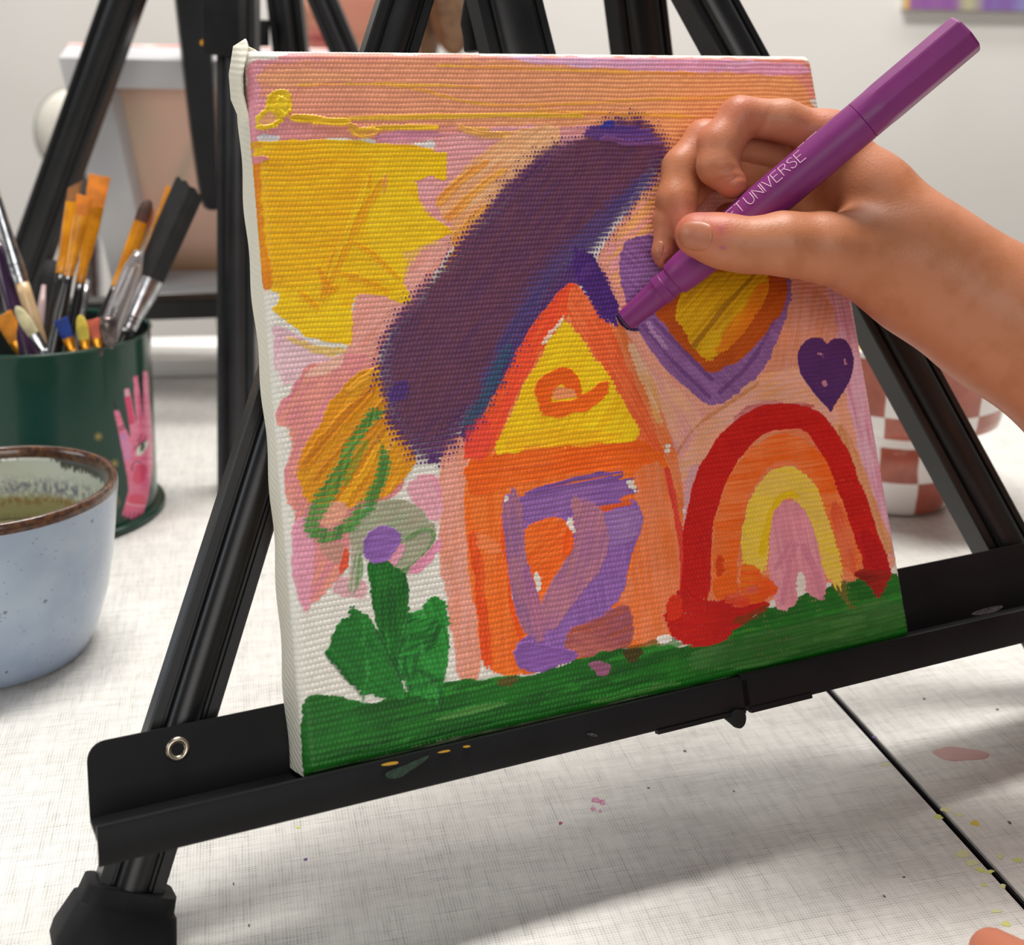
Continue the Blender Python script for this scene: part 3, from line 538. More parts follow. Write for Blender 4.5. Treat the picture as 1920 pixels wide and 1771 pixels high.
# ------------------------------------------------------------------ easels
def leg_profile(w=.0172, d=.011):
    h = w/2; p = [(-h, -d), (-h, -.0006), (-h+.0006, 0), (-h+.0030, 0), (-h+.0033, -.0012), (-h+.0040, -.0012)]
    r = h-.0042
    for i in range(13):
        a = math.pi-math.pi*i/12; p.append((r*math.cos(a), -.0008+.0034*math.sin(a)))
    p += [(h-.0040, -.0012), (h-.0033, -.0012), (h-.0030, 0), (h-.0006, 0), (h, -.0006), (h, -d)]
    return p
def bar(name, p0, p1, nrm, parent, w=.0172, d=.011, m=None, prof=None, **k):
    dv = Vector(p1)-Vector(p0); x, y, _ = frame(dv, Vector(nrm))
    # y is the part of nrm square to the bar; x lies across it
    return from_bm(name, extrude_profile(prof or leg_profile(w, d), p0, p1, x, y), m or MAT['black'], parent, auto=35, **k)
def build_easel():
    root = empty('table_easel', kv(.1, -.05, -.03), 'black metal tabletop easel in front holding the painted canvas', 'easel')
    c = -.0265
    bar('leg', on_canvas(796, -100, c), on_canvas(233, 1712, c), KC, root)
    bar('leg', on_canvas(1288, -100, c), on_canvas(2220, 1610, c), KC, root, w=.0205)
    # upper legs carry on to the head
    bar('upper_leg', on_canvas(794, -95, c-.001), on_canvas(955, -690, c-.001), KC, root, w=.0150, d=.009)
    bar('upper_leg', on_canvas(1290, -95, c-.001), on_canvas(960, -690, c-.001), KC, root, w=.0170, d=.009)
    bar('mast', on_canvas(1262, 1240, -.0265), on_canvas(790, -690, -.0265), KC, root, w=.0245, d=.010)
    bar('rear_leg', at(1330, 1040, .590), at(1128, -640, .50), KC, root, w=.0245, d=.011)
    bm = bevel(box(bmesh.new(), on_canvas(930, -700, -.035), KA*.06, KB*.035, KC*.03), .004); from_bm('head_block', bm, MAT['rubber'], root, auto=40)
    # wing knob beside the mast
    bm = tube([at(886, -20, .456), at(884, 10, .456), at(882, 45, .456), at(884, 70, .456), at(886, 96, .456)], [(.0022, .004), (.0030, .005), (.0036, .006), (.0030, .005), (.0030, .005)], None, 16)
    from_bm('clamp_knob', bm, MAT['rubber'], root)
    bm = bmesh.new(); box(bm, at(903, 60, .459), Vector((.006, 0, 0)), Vector((0, .010, 0)), Vector((0, 0, .012))); from_bm('clamp_bracket', bevel(bm, .001), MAT['rubber'], root)
    # rubber feet
    def foot(top, bot):
        dv = (Vector(bot)-Vector(top)); x, y, d = frame(dv, Vector(KC)); bm = bmesh.new(); rings = []
        L = dv.length; n = 24
        for t_, w, h in ((0, .0235, .0185), (.004/L, .0245, .0195), (.3, .0262, .021), (.8, .031, .024), (1, .031, .024)):
            rings.append([bm.verts.new(Vector(top)+dv*t_+x*px+y*(py-.0055)) for px, py in rrect(w, h, .004, 4)])
        k = len(rings[0])
        for a, b in zip(rings, rings[1:]):
            for i in range(k): bm.faces.new((a[i], a[(i+1) % k], b[(i+1) % k], b[i]))
        bm.faces.new(rings[0][::-1]); bm.faces.new(rings[-1])
        bmesh.ops.triangulate(bm, faces=[f for f in bm.faces if len(f.verts) > 4])
        from_bm('rubber_foot', bm, MAT['rubber'], root, auto=50)
    p_top = on_canvas(249, 1668, c); dirv = on_canvas(208, 1800, c)-p_top; s_ = (p_top[2]-.004)/-dirv[2]; foot(p_top, p_top+dirv*s_*.97)
    q = on_canvas(2150, 1482, c); dv = on_canvas(2220, 1610, c)-q; foot(q, q+dv*((q[2]-.004)/-dv[2])*.97)
    # tray: back plate, shelf and front lip; the right piece slides over the left
    def plate(a0, a1, b0, b1, cc, th, rl, name):
        bm = bmesh.new(); out = []
        for ca, cb, s0, r in ((a1, b0, 270, .0004), (a1, b1, 0, .0004 if rl else .0045), (a0, b1, 90, .0045 if rl else .0004), (a0, b0, 180, .0004)):
            sx = -1 if ca == a1 else 1; sy = -1 if cb == b1 else 1
            for i in range(7):
                an = math.radians(s0+90*i/6); out.append((ca+sx*r+r*math.cos(an), cb+sy*r+r*math.sin(an)))
        f = [bm.verts.new(kv(a, b, cc)) for a, b in out]; g = [bm.verts.new(kv(a, b, cc-th)) for a, b in out]
        n = len(out); bm.faces.new(f); bm.faces.new(g[::-1])
        for i in range(n): bm.faces.new((f[i], g[i], g[(i+1) % n], f[(i+1) % n]))
        return from_bm(name, bm, MAT['blacktray'], root, smooth=False)
    plate(-.0518, .1312, -.0016, .0165, -.0184, .0011, True, 'tray_back_plate')
    plate(.10, .292, -.0040, .0190, -.0196, .0011, False, 'tray_back_plate')
    def rail(a0, a1, off, name):
        th = .0011; z0 = -.0015-off   # profile in (c, b): shelf, front lip standing up and hanging down, a rounded fold on top
        pr = [(-.0190-off*2, z0), (.0022, z0), (.0024, .0004+off), (.0027, .0010+off), (.0036, .0013+off), (.0045, .0010+off), (.0048, .0002+off), (.0048, -.0072-off), (.0044, -.0080-off), (.0037, -.0080-off), (.0036, z0-th), (-.0190-off*2, z0-th)]
        bm = bmesh.new(); R_ = [[bm.verts.new(kv(a, b, cc)) for cc, b in pr] for a in (a0, a0+.0006, a1-.0006, a1)]
        n = len(pr)
        for A_, B_ in zip(R_, R_[1:]):
            for i in range(n): bm.faces.new((A_[i], A_[(i+1) % n], B_[(i+1) % n], B_[i]))
        bm.faces.new(R_[0][::-1]); bm.faces.new(R_[-1])
        return from_bm(name, bm, MAT['blacktray'], root, auto=50)
    r1 = rail(-.0518, .1330, 0, 'tray_rail'); r2 = rail(.1310, .292, .0006, 'tray_rail')
    # stops moulded under the joint
    bm = bmesh.new(); box(bm, kv(.144, -.0086, .0040), KA*.022, KB*.0016, KC*.0022); box(bm, kv(.116, -.0084, .0040), KA*.030, KB*.0012, KC*.0022); from_bm('joint_stop', bm, MAT['blacktray'], root, smooth=False)
    k0 = on_canvas(1362, 1341, .0005); k1 = on_canvas(1388, 1348, .006)
    bm = tube([k0, k0*.45+k1*.55, k0*.25+k1*.75, k1, k1+(k1-k0)*.04], [.0012, .0022, .0026, .0026, .0019], None, 24); from_bm('locking_screw', bm, MAT['rubber'], root, auto=40)
    # hollow rivet
    rv = on_canvas(333, 1404, -.0183); bm = bmesh.new(); prof = [(.0013, -.0015), (.0015, .0002), (.0021, .0008), (.0027, .0008), (.0031, .0003), (.0032, 0)]
    rings = [[bm.verts.new(rv+KA*(r*math.cos(2*math.pi*k/32))+KB*(r*math.sin(2*math.pi*k/32))+KC*z) for k in range(32)] for r, z in prof]
    for a, b in zip(rings, rings[1:]):
        for k in range(32): bm.faces.new((a[k], a[(k+1) % 32], b[(k+1) % 32], b[k]))
    from_bm('rivet', bm, MAT['steel'], root)
    # paint smears and scuffs on the lip
    def smear(name, pts, m, cc=.00495):
        P = chaikin(pts, 2); bm = bmesh.new(); f = [bm.verts.new(on_canvas(x, y, cc+.0003)) for x, y in P]; g = [bm.verts.new(on_canvas(x, y, cc-.0003)) for x, y in P]; n = len(P)
        bm.faces.new(f); bm.faces.new(g[::-1])
        for i in range(n): bm.faces.new((f[i], g[i], g[(i+1) % n], f[(i+1) % n]))
        bmesh.ops.triangulate(bm, faces=[q for q in bm.faces if len(q.verts) > 4]); from_bm(name, bm, m, root, smooth=False)
    gs = noisy('dried_green_smear', (26, 62, 42), (18, 40, 30), 900, .6, bump=(1600, .5, .0003)); ys = mat('dried_yellow_paint', (196, 150, 30), .55); ws = noisy('grey_scuff', (66, 66, 68), (30, 30, 32), 1500, .7)
    smear('paint_smear', [(720, 1449), (738, 1441), (760, 1434), (785, 1422), (810, 1413), (790, 1432), (766, 1446), (752, 1458), (726, 1460)], gs)
    smear('paint_smear', [(712, 1433), (735, 1427), (748, 1427), (746, 1432), (720, 1436)], ys, .0052); smear('paint_smear', [(818, 1410), (842, 1404), (846, 1408), (824, 1412)], ys, .0052); smear('paint_smear', [(866, 1399), (878, 1396), (884, 1399), (872, 1402)], ys, .0052)
    smear('scuff_mark', [(1098, 1374), (1112, 1373), (1124, 1380), (1112, 1381), (1104, 1378)], ws)
    smear('scuff_mark', [(1815, 1150), (1860, 1136), (1885, 1134), (1870, 1146), (1835, 1154)], ws)
build_easel()
def build_rear_easel():
    root = empty('table_easel', on_table(442, 920), 'black metal easel at the back seen from behind, beside the green brush pot', 'easel')
    f = Vector((0, -1, .1))
    bar('leg', at(245, -60, .745), at(-62, 800, .80), f, root, w=.0225, d=.012)
    bar('leg', at(586, -40, .76), at(1010, 960, .80), f, root, w=.0165, d=.012)
    # tapered mast with a rounded lower end
    bm = bmesh.new(); rings = []; F_ = M @ np.array([0, 0, 1.]); 
    for i, (y, xl, xr) in enumerate(((-60, 320, 392), (100, 338, 400), (250, 356, 408), (340, 369, 411), (375, 375, 412), (388, 381, 411), (394, 390, 409))):
        rings.append([bm.verts.new(at(x, y, dz)) for x, dz in ((xl, .775), (xl+4, .765), (xr-4, .765), (xr, .775), (xr, .79), (xl, .79))])
    for a, b in zip(rings, rings[1:]):
        for k in range(6): bm.faces.new((a[k], a[(k+1) % 6], b[(k+1) % 6], b[k]))
    bm.faces.new(rings[0][::-1]); bm.faces.new(rings[-1]); from_bm('mast', bm, MAT['black'], root, auto=30)
    bar('mast_guide', at(524, -60, .77), at(548, 150, .78), f, root, w=.0205, d=.012)
    bt = on_table(442, 925); bar('rear_leg', at(441, -60, .655), bt, f, root, w=.0195, d=.013, m=noisy('lit_black_metal', (46, 47, 50), (38, 38, 41), 50, .34))  # lighter copy of the black metal: this leg's lit look is put into its colour
    bm = bevel(box(bmesh.new(), at(423, 40, .648), Vector((.0185, 0, 0)), Vector((0, .02, 0)), Vector((0, 0, .034))), .0015); from_bm('clamp_block', bm, MAT['rubber'], root, auto=40)
    bm = bevel(box(bmesh.new(), at(491, 62, .77), Vector((.0066, 0, 0)), Vector((0, .012, 0)), Vector((0, 0, .016))), .0008); box(bm, at(470, 78, .77), Vector((.02, 0, 0)), Vector((0, .008, 0)), Vector((0, 0, .0045))); from_bm('canvas_clip', bm, MAT['rubber'], root, auto=40)
    bm = tube([at(386, 80, .65), at(380, 80, .645)], [.0016, .0016], None, 16); from_bm('pin', bm, MAT['brass'], root)
    # tray bar
    bm = bmesh.new(); a, b = at(20, 585, .858), at(760, 560, .858); x, y, d = frame(Vector(b)-Vector(a), Vector((0, 0, 1)))
    extrude_profile([(-.011, -.0065), (.011, -.0065), (.011, .0065), (-.011, .0065)], a, b, x, y, bm=bm); from_bm('tray_bar', bevel(bm, .0008, 1), MAT['black'], root, auto=30)
    # canvas standing on it, seen from its back
    c = empty('stretched_canvas', at(400, 545, .87), 'blurred stretched canvas seen from its back on the rear easel', 'canvas')
    tl, tr, bl, br = at(108, 108, .795), at(705, 120, .795), at(214, 552, .895), at(758, 548, .895)
    def q(s_, t_, d=0): return (tl*(1-s_)+tr*s_)*(1-t_)+(bl*(1-s_)+br*s_)*t_ + nb*d
    nb = np.cross(bl-tl, tr-tl); nb = nb/np.linalg.norm(nb)
    if nb[1] > 0: nb = -nb
    wm = noisy('white_primed_frame', (205, 203, 204), (190, 190, 195), 14, .8); 
    for s0, t0, s1, t1 in ((0, 0, 1, .115), (0, .955, 1, 1), (0, .115, .14, .955), (.86, .115, 1, .955)):
        bm = bmesh.new(); v = [[bm.verts.new(q(s_, t_, d)) for s_, t_ in ((s0, t0), (s1, t0), (s1, t1), (s0, t1))] for d in (0, -.018)]
        bm.faces.new(v[0]); bm.faces.new(v[1][::-1])
        for i in range(4): bm.faces.new((v[0][i], v[1][i], v[1][(i+1) % 4], v[0][(i+1) % 4]))
        from_bm('stretcher_bar', bevel(bm, .0012, 2), wm, c, auto=40)
    n = 60; V = np.array([q(.12+.76*i/n, .10+.87*j/n, -.0165) for i in range(n+1) for j in range(n+1)])
    i, j = np.meshgrid(np.arange(n+1)/n, np.arange(n+1)/n, indexing='ij'); 
    col = lin((222, 182, 164))*(1-sstep(.45, .8, fbm(i*4, j*3, 5))[..., None]*.6)+lin((206, 192, 166))*(sstep(.45, .8, fbm(i*4, j*3, 5))[..., None]*.6)
    vein = np.exp(-((i-.25-.12*np.sin(j*6+1)-.1*fbm(i*2, j*5, 8))/.03)**2)*(j < .6)+np.exp(-((i-.78+.2*np.sin(j*5+.4))/.035)**2)*(j > .25)
    vein = np.clip(vein, 0, 1)[..., None]*.5; col = col*(1-vein)+lin((160, 160, 140))*vein
    warm = (sstep(.82, 1, j)*.75)[..., None]; col = col*(1-warm)+lin((150, 118, 66))*warm
    link('canvas_back', np_mesh('canvas_back', V, grid_faces(n+1, n+1), col.reshape(-1, 3)), vcol_mat('stained_canvas', .85), c)
    # painted front skin wrapped over the far edge, pinkish at its top
    bm = bmesh.new(); v = [[bm.verts.new(q(s_, t_, d)) for s_, t_ in ((0, 0), (1, 0), (1, 1), (0, 1))] for d in (-.0182, -.0205)]
    bm.faces.new(v[0]); bm.faces.new(v[1][::-1])
    for k in range(4): bm.faces.new((v[0][k], v[1][k], v[1][(k+1) % 4], v[0][(k+1) % 4]))
    from_bm('canvas_front', bm, noisy('pink_painted_edge', (238, 170, 160), (240, 232, 226), 30, .8), c, smooth=False)
build_rear_easel()
# ------------------------------------------------------------------ implicit bodies
def sdf_cone(P, a, b, ra, rb):
    a = np.asarray(a, np.float32); b = np.asarray(b, np.float32); d = b-a; L = float(d @ d)+1e-12
    t_ = np.clip(((P-a) @ d)/L, 0, 1); return np.linalg.norm(P-a-t_[..., None]*d, axis=-1)-(ra+(rb-ra)*t_)
def sdf_ell(P, c, r, R=None):
    q = P-np.asarray(c, np.float32)
    if R is not None: q = q @ np.asarray(R, np.float32)
    r = np.asarray(r, np.float32); k0 = np.linalg.norm(q/r, axis=-1); k1 = np.linalg.norm(q/(r*r), axis=-1)+1e-9; return k0*(k0-1)/k1
def smin(a, b, k):
    h = np.clip(.5+.5*(b-a)/k, 0, 1); return b+(a-b)*h-k*h*(1-h)
def surface_nets(F, o, h):
    nx, ny, nz = F.shape; ins = F < 0
    cs = [(i, j, k) for i in (0, 1) for j in (0, 1) for k in (0, 1)]
    sl = lambda A, c: A[c[0]:nx-1+c[0], c[1]:ny-1+c[1], c[2]:nz-1+c[2]]
    cnt = sum(sl(ins, c).astype(np.int8) for c in cs); act = (cnt > 0) & (cnt < 8)
    idx = -np.ones(act.shape, np.int64); I = np.argwhere(act); idx[act] = np.arange(len(I))
    acc = np.zeros((len(I), 3)); num = np.zeros(len(I))
    for a in range(8):
        for b in range(a+1, 8):
            ca, cb = np.array(cs[a]), np.array(cs[b])
            if np.abs(ca-cb).sum() != 1: continue
            fa = F[tuple((I+ca).T)]; fb = F[tuple((I+cb).T)]; m = (fa < 0) != (fb < 0)
            t_ = fa/(fa-fb+1e-20); p = ca+(cb-ca)*t_[:, None]; acc[m] += p[m]; num[m] += 1
    V = o+(I+acc/num[:, None])*h
    faces = []
    for ax in range(3):
        u, w = (ax+1) % 3, (ax+2) % 3
        s0 = [slice(None)]*3; s1 = [slice(None)]*3; s0[ax] = slice(0, -1); s1[ax] = slice(1, None)
        e = ins[tuple(s0)] != ins[tuple(s1)]; E = np.argwhere(e)
        ok = (E[:, u] > 0) & (E[:, w] > 0) & (E[:, u] < F.shape[u]-1) & (E[:, w] < F.shape[w]-1); E = E[ok]
        inn = ins[tuple(E.T)]; q = []
        for du, dw in ((-1, -1), (0, -1), (0, 0), (-1, 0)):
            c = E.copy(); c[:, u] += du; c[:, w] += dw; q.append(idx[tuple(c.T)])
        q = np.stack(q, 1); q[~inn] = q[~inn][:, ::-1]; faces.append(q)
    return V, np.vstack(faces)
def mesh_field(fn, lo, hi, h):
    lo = np.asarray(lo, np.float32); n = np.ceil((np.asarray(hi)-lo)/h).astype(int)+1
    G = np.stack(np.meshgrid(*[lo[i]+h*np.arange(n[i], dtype=np.float32) for i in range(3)], indexing='ij'), -1)
    F = np.empty(G.shape[:3], np.float32)
    for i in range(0, n[0], 24): F[i:i+24] = fn(G[i:i+24])
    return surface_nets(F, lo, h)
# ------------------------------------------------------------------ hand and forearm with the marker
def J(px, py, dz, r): return at(px, py, dz), r*dz/FPX
def chain(P, js, k=.004):
    f = None
    for (a, ra), (b, rb) in zip(js, js[1:]):
        g = sdf_cone(P, a, b, ra, rb); f = g if f is None else smin(f, g, k)
    return f
PEN0, PEN1 = on_canvas(1172.6, 601, .0012), at(1813, 61, .386)
def build_hand():
    index = [J(1562, 262, .4120, 44), J(1470, 226, .4090, 39), J(1388, 219, .4065, 38), J(1350, 272, .4035, 41), J(1346, 312, .4010, 38), J(1372, 343, .3990, 30)]
    index_b = index[2:]
    middle = [J(1545, 300, .4260, 44), J(1420, 262, .4240, 42), J(1322, 262, .4190, 37), J(1281, 315, .4140, 38), J(1268, 378, .4085, 37), J(1284, 428, .4040, 27)]
    ring = [J(1545, 350, .4340, 42), J(1400, 320, .4310, 40), J(1326, 320, .4215, 33), J(1254, 410, .4085, 28), J(1246, 474, .4050, 22), J(1249, 487, .4050, 19)]
    little = [J(1570, 420, .4350, 40), J(1450, 420, .4290, 34), J(1370, 410, .4240, 28), J(1330, 455, .4170, 24), J(1335, 480, .4140, 20)]
    thumb = [J(1665, 487, .3990, 84), J(1545, 464, .3870, 62), J(1470, 457, .3840, 55), J(1400, 460, .3828, 46), J(1352, 451, .3835, 45), J(1307, 440, .3855, 42)]
    pal = [([J(1562, 262, .412, 44), J(1640, 360, .409, 74), J(1712, 476, .405, 90)], .01), ([J(1545, 300, .424, 44), J(1630, 400, .420, 70), J(1712, 486, .411, 88)], .01),
           ([J(1545, 350, .432, 44), J(1620, 430, .428, 64), J(1712, 495, .415, 80)], .01), ([J(1570, 420, .433, 42), J(1640, 480, .426, 62), J(1712, 500, .416, 76)], .01),
           ([J(1600, 478, .398, 66), J(1700, 500, .404, 84)], .01)]
    arm = [J(1690, 468, .408, 93), J(1770, 525, .407, 95), J(1890, 608, .405, 111), J(2090, 752, .402, 132), J(2520, 1050, .400, 165)]
    upper = [J(2520, 1050, .400, 168), J(2640, 500, .45, 190), J(2700, 60, .47, 220)]
    pa, pd = PEN0.astype(np.float32), (PEN1-PEN0)/np.linalg.norm(PEN1-PEN0)
    def field(P):
        f = None
        for js, k in pal: g = chain(P, js); f = g if f is None else smin(f, g, .010)
        f = smin(f, chain(P, arm, .02), .012)
        f = smin(f, chain(P, thumb, .005), .0075)
        for fg in (little, ring, middle, index):
            g = chain(P, fg, .0022); h2 = chain(P, fg[:2], .003)
            # fingers melt into the palm only near the knuckle and stay apart from each other
            w = np.clip((np.linalg.norm(P-fg[0][0].astype(np.float32), axis=-1)-.010)/.012, 0, 1)
            k = .0085*(1-w)+.0007*w
            f = smin(f, g, k)
        # skin folds
        for c, nrm, wd, dp in ((at(1425, 252, .4005), at(1448, 262, .4)-at(1400, 240, .4), .0011, .0008), (at(1346, 318, .393), KB, .0009, .0006), (at(1378, 330, .392), KB, .0008, .0006)):
            nrm = nrm/np.linalg.norm(nrm); q = P-c.astype(np.float32); f = f+dp*np.exp(-((q @ nrm.astype(np.float32))/wd)**2-(np.linalg.norm(q, axis=-1)/.006)**2)
        # flesh gives way around the barrel of the marker
        q = P-pa; tt = q @ pd.astype(np.float32); rr = np.linalg.norm(q-tt[..., None]*pd.astype(np.float32), axis=-1)
        pen = rr-np.where(tt > .021, .00665, .0050); pen = np.where((tt > -.002) & (tt < .140), pen, .01)
        q = P-KO.astype(np.float32); f = np.where(q @ KA.astype(np.float32) < .2025, np.maximum(f, .0007-q @ KC.astype(np.float32)), f)   # fingers lie against the canvas, not in it
        return np.maximum(f, -(pen-.00015))
    allp = np.array([j[0] for js in (index, middle, ring, little, thumb, arm[:4]) for j in js]+[pal[0][0][2][0]])
    lo, hi = allp.min(0)-.016, allp.max(0)+.016
    V, F = mesh_field(field, lo, np.array([arm[3][0][0]-.002, hi[1], hi[2]]), .00062)
    # coarser continuation: elbow and upper arm out of the frame
    V = V.copy()
    x, y = to_px(V)
    # colour of the skin: pinker at knuckles, nails and finger tips
    n = fbm(x/38, y/38, 41); col = np.empty((len(V), 3)); base = lin((190, 124, 90)); pink = lin((190, 100, 80)); tan = lin((178, 112, 74))
    w = np.clip(.7*sstep(.45, .75, n), 0, 1)[:, None]; col[:] = base*(1-w)+tan*w
    for px, py, r, a in ((1385, 200, 46, .5), (1312, 250, 40, .3), (1300, 420, 46, .75), (1372, 350, 34, .6), (1246, 480, 26, .7), (1350, 425, 26, .9), (1270, 405, 34, .4), (1560, 230, 50, .35)):
        g = (a*np.exp(-((x-px)**2+(y-py)**2)/r**2))[:, None]; col = col*(1-g)+pink*g
    for px, py, rx, ry, a in ((1355, 464, 7, 4, .75), (1352, 430, 6, 8, .35), (1300, 400, 30, 5, .3)):
        g = (a*np.exp(-((x-px)/rx)**2-((y-py)/ry)**2)*(V[:, 1] < thumb[4][0][1]+.002))[:, None]; col = col*(1-g)+lin((150, 70, 110))*g
    me = np_mesh('arm_and_hand', V, F, col)
    sk = vcol_mat('skin', .47, .4, None, sss=.07); t = NT(sk)
    nz = t.noise(t.obj(), 900, 3); vor = t.n('ShaderNodeTexVoronoi'); vor.inputs['Scale'].default_value = 1300; t.l(t.obj(), vor.inputs['Vector'])
    t.bump(t.math('ADD', nz, t.math('MULTIPLY', vor.outputs[0], .5)), .22, .00035)
    o = link('person', me, sk, None, label='bare arm and hand of a person gripping the purple marker', cat='person')
    home(o, allp.mean(0))
    V2, F2 = mesh_field(lambda P: smin(chain(P, arm[2:], .02), chain(P, upper, .03), .03)+.0012*np.clip((arm[3][0][0]+.004-P[..., 0])/.012, 0, 1), np.array([arm[3][0][0]-.014, .25, -.02]), np.array([.40, .58, .34]), .004)
    V2[:, 2] = np.maximum(V2[:, 2], .0008)
    c2 = np.empty((len(V2), 3)); c2[:] = base
    link('upper_arm', np_mesh('upper_arm', V2, F2, c2), sk, o)
    # nails
    nail = mat('finger_nail', (184, 116, 88), .4, spec=.5, sss=.1)
    def nail_mesh(c, u, v, w, lu, lv, curve, parent=o):
        m_ = 14; Vn = []
        for s_ in (0, 1):
            for i in range(m_+1):
                for j in range(m_+1):
                    a, b = 2*i/m_-1, 2*j/m_-1; a2 = a*math.sqrt(max(0, 1-b*b*.42)); b2 = b*math.sqrt(max(0, 1-a*a*.42))
                    Vn.append(c+u*(a2*lu)+v*(b2*lv))
        Vn = snap(Vn, w); h_ = (m_+1)**2; ea = np.array([1-.75*max(abs(2*i/m_-1), abs(2*j/m_-1))**6 for i in range(m_+1) for j in range(m_+1)]); Vn[:h_] += w*(.0003*ea)[:, None]; Vn[h_:] -= w*.0004
        Fn = grid_faces(m_+1, m_+1); k = (m_+1)**2; Fb = Fn[:, ::-1]+k
        rim = [i*(m_+1) for i in range(m_+1)]+[m_*(m_+1)+j for j in range(1, m_+1)]+[i*(m_+1)+m_ for i in range(m_-1, -1, -1)]+[j for j in range(m_-1, 0, -1)]
        Fr = [(a, b, b+k, a+k) for a, b in zip(rim, rim[1:]+rim[:1])]
        return link('fingernail', np_mesh('fingernail', Vn, np.vstack([Fn, Fb, np.array(Fr)])), nail, parent, label='pale fingernail')
    def snap(Pn, w):   # lay a sheet on the skin
        Pn = np.asarray(Pn, np.float32); st = np.linspace(.004, -.004, 120, dtype=np.float32); Q = Pn[:, None]+w.astype(np.float32)*st[None, :, None]; f = field(Q); i = np.argmax(f < 0, 1)
        return Pn+w*st[i][:, None]
    def on_field(px, py, z0):   # first point of the skin along the line of sight
        zs = np.linspace(z0-.03, z0+.03, 400); P = np.array([at(px, py, z) for z in zs]).astype(np.float32); f = field(P); i = np.where(f < 0)[0]
        return P[i[0]] if len(i) else at(px, py, z0)
    def grad(P):
        e = 4e-4; P = np.asarray(P, np.float32); E = np.eye(3, dtype=np.float32)*e
        g = field(np.vstack([P+E, P-E])); g = g[:3]-g[3:]; return g/np.linalg.norm(g)
    for px, py, z0, dx, dy, lu, lv in ((1303, 442, .383, -44, -4, .0056, .0045), (1233, 468, .405, -6, 26, .0030, .0018)):
        p_ = on_field(px, py, z0); w = grad(p_); u = at(px+dx, py+dy, z0)-at(px, py, z0); u = u-w*(u @ w); u /= np.linalg.norm(u); v = np.cross(w, u)
        nail_mesh(p_+w*.00012, u, v, w, lu, lv, .42)
    # the other hand: its finger ends lie on the table at the lower right
    fs = [[(on_table(1862, 1790, .0065), .0064), (on_table(1930, 1830, .012), .0072), (on_table(2040, 1840, .020), .009)],
          [(on_table(1990, 1740, .0065), .006), (on_table(2050, 1790, .014), .0075), (on_table(2110, 1830, .022), .009)],
          [(on_table(1900, 1900, .0065), .0064), (on_table(1990, 1900, .013), .0075), (on_table(2080, 1860, .022), .009)],
          [(on_table(1990, 1990, .0065), .006), (on_table(2060, 1960, .013), .007), (on_table(2120, 1890, .022), .009)],
          [(on_table(2080, 1700, .0065), .0062), (on_table(2130, 1760, .014), .0075), (on_table(2160, 1820, .022), .011)]]
    kn = (on_table(2200, 1850, .022), .017)
    def f3(P):
        f = sdf_cone(P, fs[0][2][0], kn[0], .012, .017)
        f = smin(f, sdf_cone(P, kn[0], kn[0]+np.array([.17, -.03, .02]), .019, .034), .02)
        for g in fs: f = smin(f, smin(chain(P, g, .002), sdf_cone(P, g[2][0], kn[0], .009, .015), .003), .002)
        return f
    ap = np.array([j[0] for g in fs for j in g]+[kn[0]]); V3, F3 = mesh_field(f3, ap.min(0)-.02, ap.max(0)+np.array([.24, .03, .07]), .0014); V3[:, 2] = np.maximum(V3[:, 2], .0004)
    c3_ = np.empty((len(V3), 3)); c3_[:] = lin((192, 118, 92)); h2 = link('hand', np_mesh('hand', V3, F3, c3_), sk, o, label='finger ends of the other hand on the table')
    # ------------------------------------------------ the marker
    pen = empty('paint_marker', (PEN0+PEN1)/2, 'purple paint marker held in the hand with its tip on the canvas', 'marker')
    A = PEN1-PEN0; L = np.linalg.norm(A); d = A/L; view = at(1500, 330, .39)-C0; view /= np.linalg.norm(view)
    upv = np.cross(d, view); upv /= np.linalg.norm(upv)
    if upv[2] < 0: upv = -upv
    outv = -np.cross(d, upv)
    if outv @ view > 0: outv = -outv
    U = L/837.0
    pm = noisy('purple_plastic', (126, 42, 112), (120, 40, 108), 80, .42, spec=.45); dk = mat('dark_purple_ink', (46, 26, 78), .5)
    def lat(prof, seg=48):
        bm = bmesh.new(); R_ = []
        for t_, r in prof: R_.append([bm.verts.new(PEN0+d*t_*U+(upv*math.cos(2*math.pi*k/seg)+outv*math.sin(2*math.pi*k/seg))*r) for k in range(seg)])
        for a, b in zip(R_, R_[1:]):
            for k in range(seg): bm.faces.new((a[k], a[(k+1) % seg], b[(k+1) % seg], b[k]))
        bm.faces.new(R_[0][::-1]); bm.faces.new(R_[-1]); return bm
    from_bm('nib', lat([(-6, .0022), (-4, .0030), (4, .0031)]), dk, pen, auto=40)
    from_bm('tip_collar', lat([(0, .0031), (1.5, .0034), (20, .0036), (70, .0042), (86, .0044), (88, .0047), (104, .0048), (106, .0045), (124, .0046)]), pm, pen, auto=40)
    from_bm('barrel', lat([(122, .0046), (123, .0052), (126, .0055), (150, .0059), (230, .0064), (300, .00655), (586, .00655), (587.5, .0063)]), pm, pen, auto=40)
    # cap: round collar turning into a faceted end
    bm = bmesh.new(); seg = 64; R_ = []
    def fac(an, r, n=8, rot=.13): 
        a = (an-rot) % (2*math.pi/n)-math.pi/n; return r*math.cos(math.pi/n)/math.cos(a)
    for t_, r, k_ in ((587.5, .0063, 0), (588.5, .00655, 0), (622, .00655, 0), (640, .00665, 1), (831, .00665, 1), (835.5, .0063, 1), (837, .0057, 1), (837, .0050, 1), (833, .0046, 1)):
        ring = []
        for k in range(seg):
            an = 2*math.pi*k/seg; rr = r*(1-k_)+fac(an, r*1.02)*k_; ring.append(bm.verts.new(PEN0+d*t_*U+(upv*math.cos(an)+outv*math.sin(an))*rr))
        R_.append(ring)
